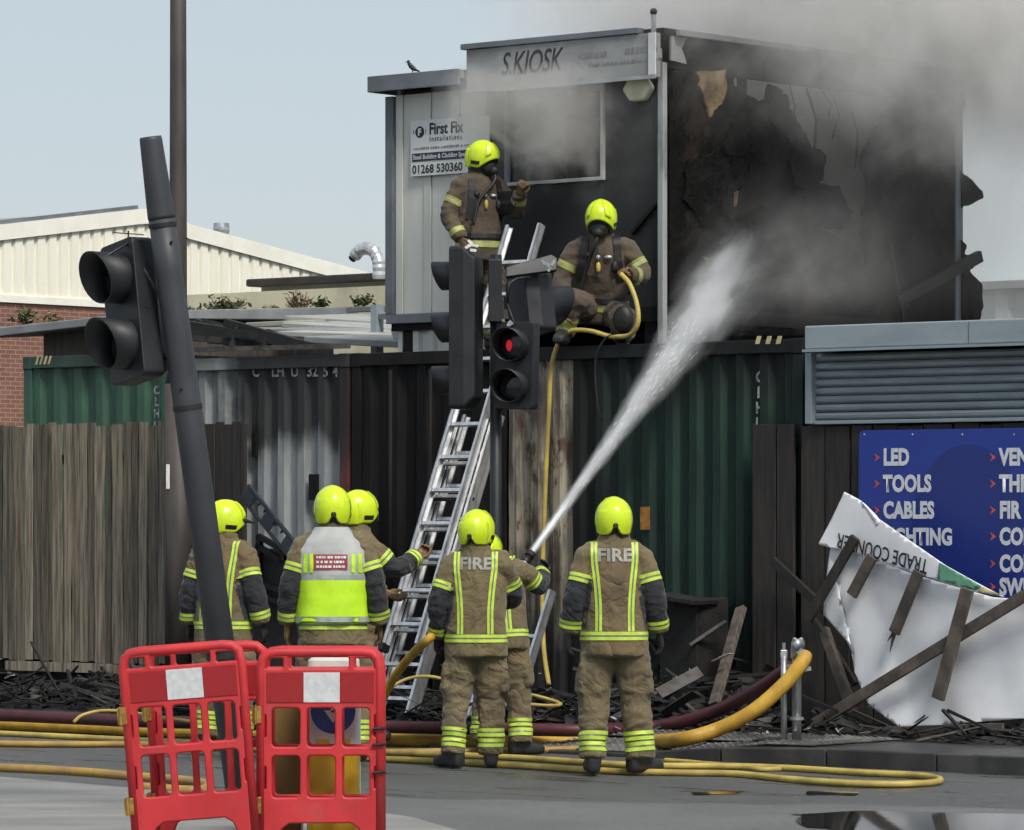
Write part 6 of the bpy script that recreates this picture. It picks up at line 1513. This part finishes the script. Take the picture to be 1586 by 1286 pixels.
# ---- puff out of the front window
c0 = fp(790, 165, .62)
WS = (c0[0]-1.0, c0[0]+1.15, .12, .965, 4.0, 5.62)
def puff(nt, pv):
    s, d, z, P = front_coords(nt); pos, c = wpos(nt)
    n = noise_tex(nt, pos, 1.9, 5, .62, 1.2); n2 = noise_tex(nt, pos, 4.5, 3, .6, .5)
    def blob(s0, z0, a, b):
        u = mth(nt, 'DIVIDE', mth(nt, 'SUBTRACT', s, s0), a); w = mth(nt, 'DIVIDE', mth(nt, 'SUBTRACT', z, z0), b)
        y = mth(nt, 'DIVIDE', mth(nt, 'SUBTRACT', d, .66), .42)
        return mth(nt, 'SQRT', mth(nt, 'ADD', mth(nt, 'ADD', mth(nt, 'MULTIPLY', u, u), mth(nt, 'MULTIPLY', w, w)), mth(nt, 'MULTIPLY', y, y)))
    r = mth(nt, 'MINIMUM', blob(c0[0]-.25, c0[2]+.06, .55, .45), blob(c0[0]+.40, c0[2]-.12, .72, .58))
    r = mth(nt, 'ADD', r, mth(nt, 'MULTIPLY', mth(nt, 'SUBTRACT', n, .5), 1.9)); r = mth(nt, 'ADD', r, mth(nt, 'MULTIPLY', mth(nt, 'SUBTRACT', n2, .5), .5))
    return mul(nt, ramp(nt, r, 1.0, .35), box_edge(nt, s, WS[0], WS[1], .2), box_edge(nt, z, WS[4], WS[5], .25), ramp(nt, d, WS[2], WS[2]+.15), 2.3)
MB().box(*WS).solo('smoke', volume('smoke from the window', (.90, .885, .86), puff, .6, .3), 'puff of grey smoke leaving the cabin window above the standing firefighter', 'smoke', kind='stuff', frame='f')
# ---- the water jet
tgt = W(1156, 392, 33.35); JL = (tgt-nz).length
jr = lambda t: .018+.045*t+.225*t**3
jo = thing('water_jet', 'white jet of water spraying up from the nozzle to the burnt wall', 'water', nz)
jo.rotation_euler = (tgt-nz).to_track_quat('Z', 'Y').to_euler()
mb = MB(); mb.tube([(0, 0, JL*i/24) for i in range(26)], [2.1*jr(min(i/24, 1))+.012 for i in range(26)], 20, side=(1, 0, 0))
def jetv(nt, pv):
    tc = nd(nt, 'ShaderNodeTexCoord'); sx = nd(nt, 'ShaderNodeSeparateXYZ'); nt.links.new(tc.outputs['Object'], sx.inputs[0]); x, y, z = sx.outputs
    t = mth(nt, 'DIVIDE', z, JL); t3 = mth(nt, 'POWER', mth(nt, 'MAXIMUM', t, 0), 3.0)
    rr_ = mth(nt, 'ADD', mth(nt, 'MULTIPLY_ADD', t, .045, .018), mth(nt, 'MULTIPLY', t3, .225))
    r = mth(nt, 'DIVIDE', mth(nt, 'SQRT', mth(nt, 'ADD', mth(nt, 'MULTIPLY', x, x), mth(nt, 'MULTIPLY', y, y))), rr_)
    n = noise_tex(nt, scaled(nt, tc.outputs['Object'], (9, 9, 2.2)), 1.0, 4, .65, .4)
    n_b = noise_tex(nt, scaled(nt, tc.outputs['Object'], (3.5, 3.5, 1.3)), 1.0, 5, .65, .6)
    r = mth(nt, 'ADD', r, mth(nt, 'MULTIPLY', mth(nt, 'SUBTRACT', n, .5), 1.5)); r = mth(nt, 'ADD', r, mul(nt, mth(nt, 'SUBTRACT', n_b, .5), t, 2.2))
    core = ramp(nt, r, 1.0, .15); halo = mth(nt, 'MULTIPLY', ramp(nt, r, 2.0, .5), .14)
    u = mth(nt, 'SUBTRACT', 1.0, t, clamp=True)
    dn = mth(nt, 'ADD', mth(nt, 'MULTIPLY', mth(nt, 'POWER', u, 2.6), 140), mth(nt, 'MULTIPLY_ADD', u, 30.0, 11.0))
    dn = mul(nt, dn, ramp(nt, mth(nt, 'ADD', t, mth(nt, 'MULTIPLY', mth(nt, 'SUBTRACT', n_b, .5), .35)), 1.02, .66))
    return mul(nt, mth(nt, 'ADD', core, halo), dn)
mb.build('spray', volume('water spray', (.985, .99, .995), jetv, .03, .3), jo, local=True)
rr = random.Random(5); mb = MB()
for i in range(2600):
    t = .72*rr.random()**.8; a = rr.uniform(0, 6.283); q = abs(rr.gauss(0, .55 if t < .5 else .7))
    q = min(q, 1.15)
    r_ = jr(t)*q; z = t*JL; sag = 0.0
    c = Vector((r_*math.cos(a), r_*math.sin(a), z)); dr = Vector((math.cos(a)*q*(.02+.09*t*t), math.sin(a)*q*(.02+.09*t*t), 1)).normalized()
    ln = rr.uniform(.02, .11)*(1.2-.5*t); w = rr.uniform(.0008, .0020)
    e1 = dr.cross(Vector((rr.random()+.1, rr.random(), 0))).normalized()*w; e2 = dr.cross(e1)
    mb.add([c-dr*ln/2, c+e1, c+e2, c-e1-e2, c+dr*ln/2], [(0, 1, 2), (0, 2, 3), (0, 3, 1), (4, 2, 1), (4, 3, 2), (4, 1, 3)])
dp = mb.build('droplets', M('white water', (.86,.88,.90), (.78,.80,.82), rough=.3), jo, local=True, fix=False); dp['kind'] = 'stuff'
mb = MB()
for k in range(18):
    t = k/17*.2
    if k == 0: rings = []
    w_ = (.013+.04*t)*min(1, (17.2-k)/7)
    rings.append([(w_*math.cos(2*math.pi*j/12)*(1+.25*noise.noise((j*.9, k*.8, 1))), w_*math.sin(2*math.pi*j/12)*(1+.25*noise.noise((j*.9, k*.8, 5))), t*JL) for j in range(12)])
mb.loft(rings); mb.build('solid_core', MATS['white water'], jo, local=True, smooth=True)
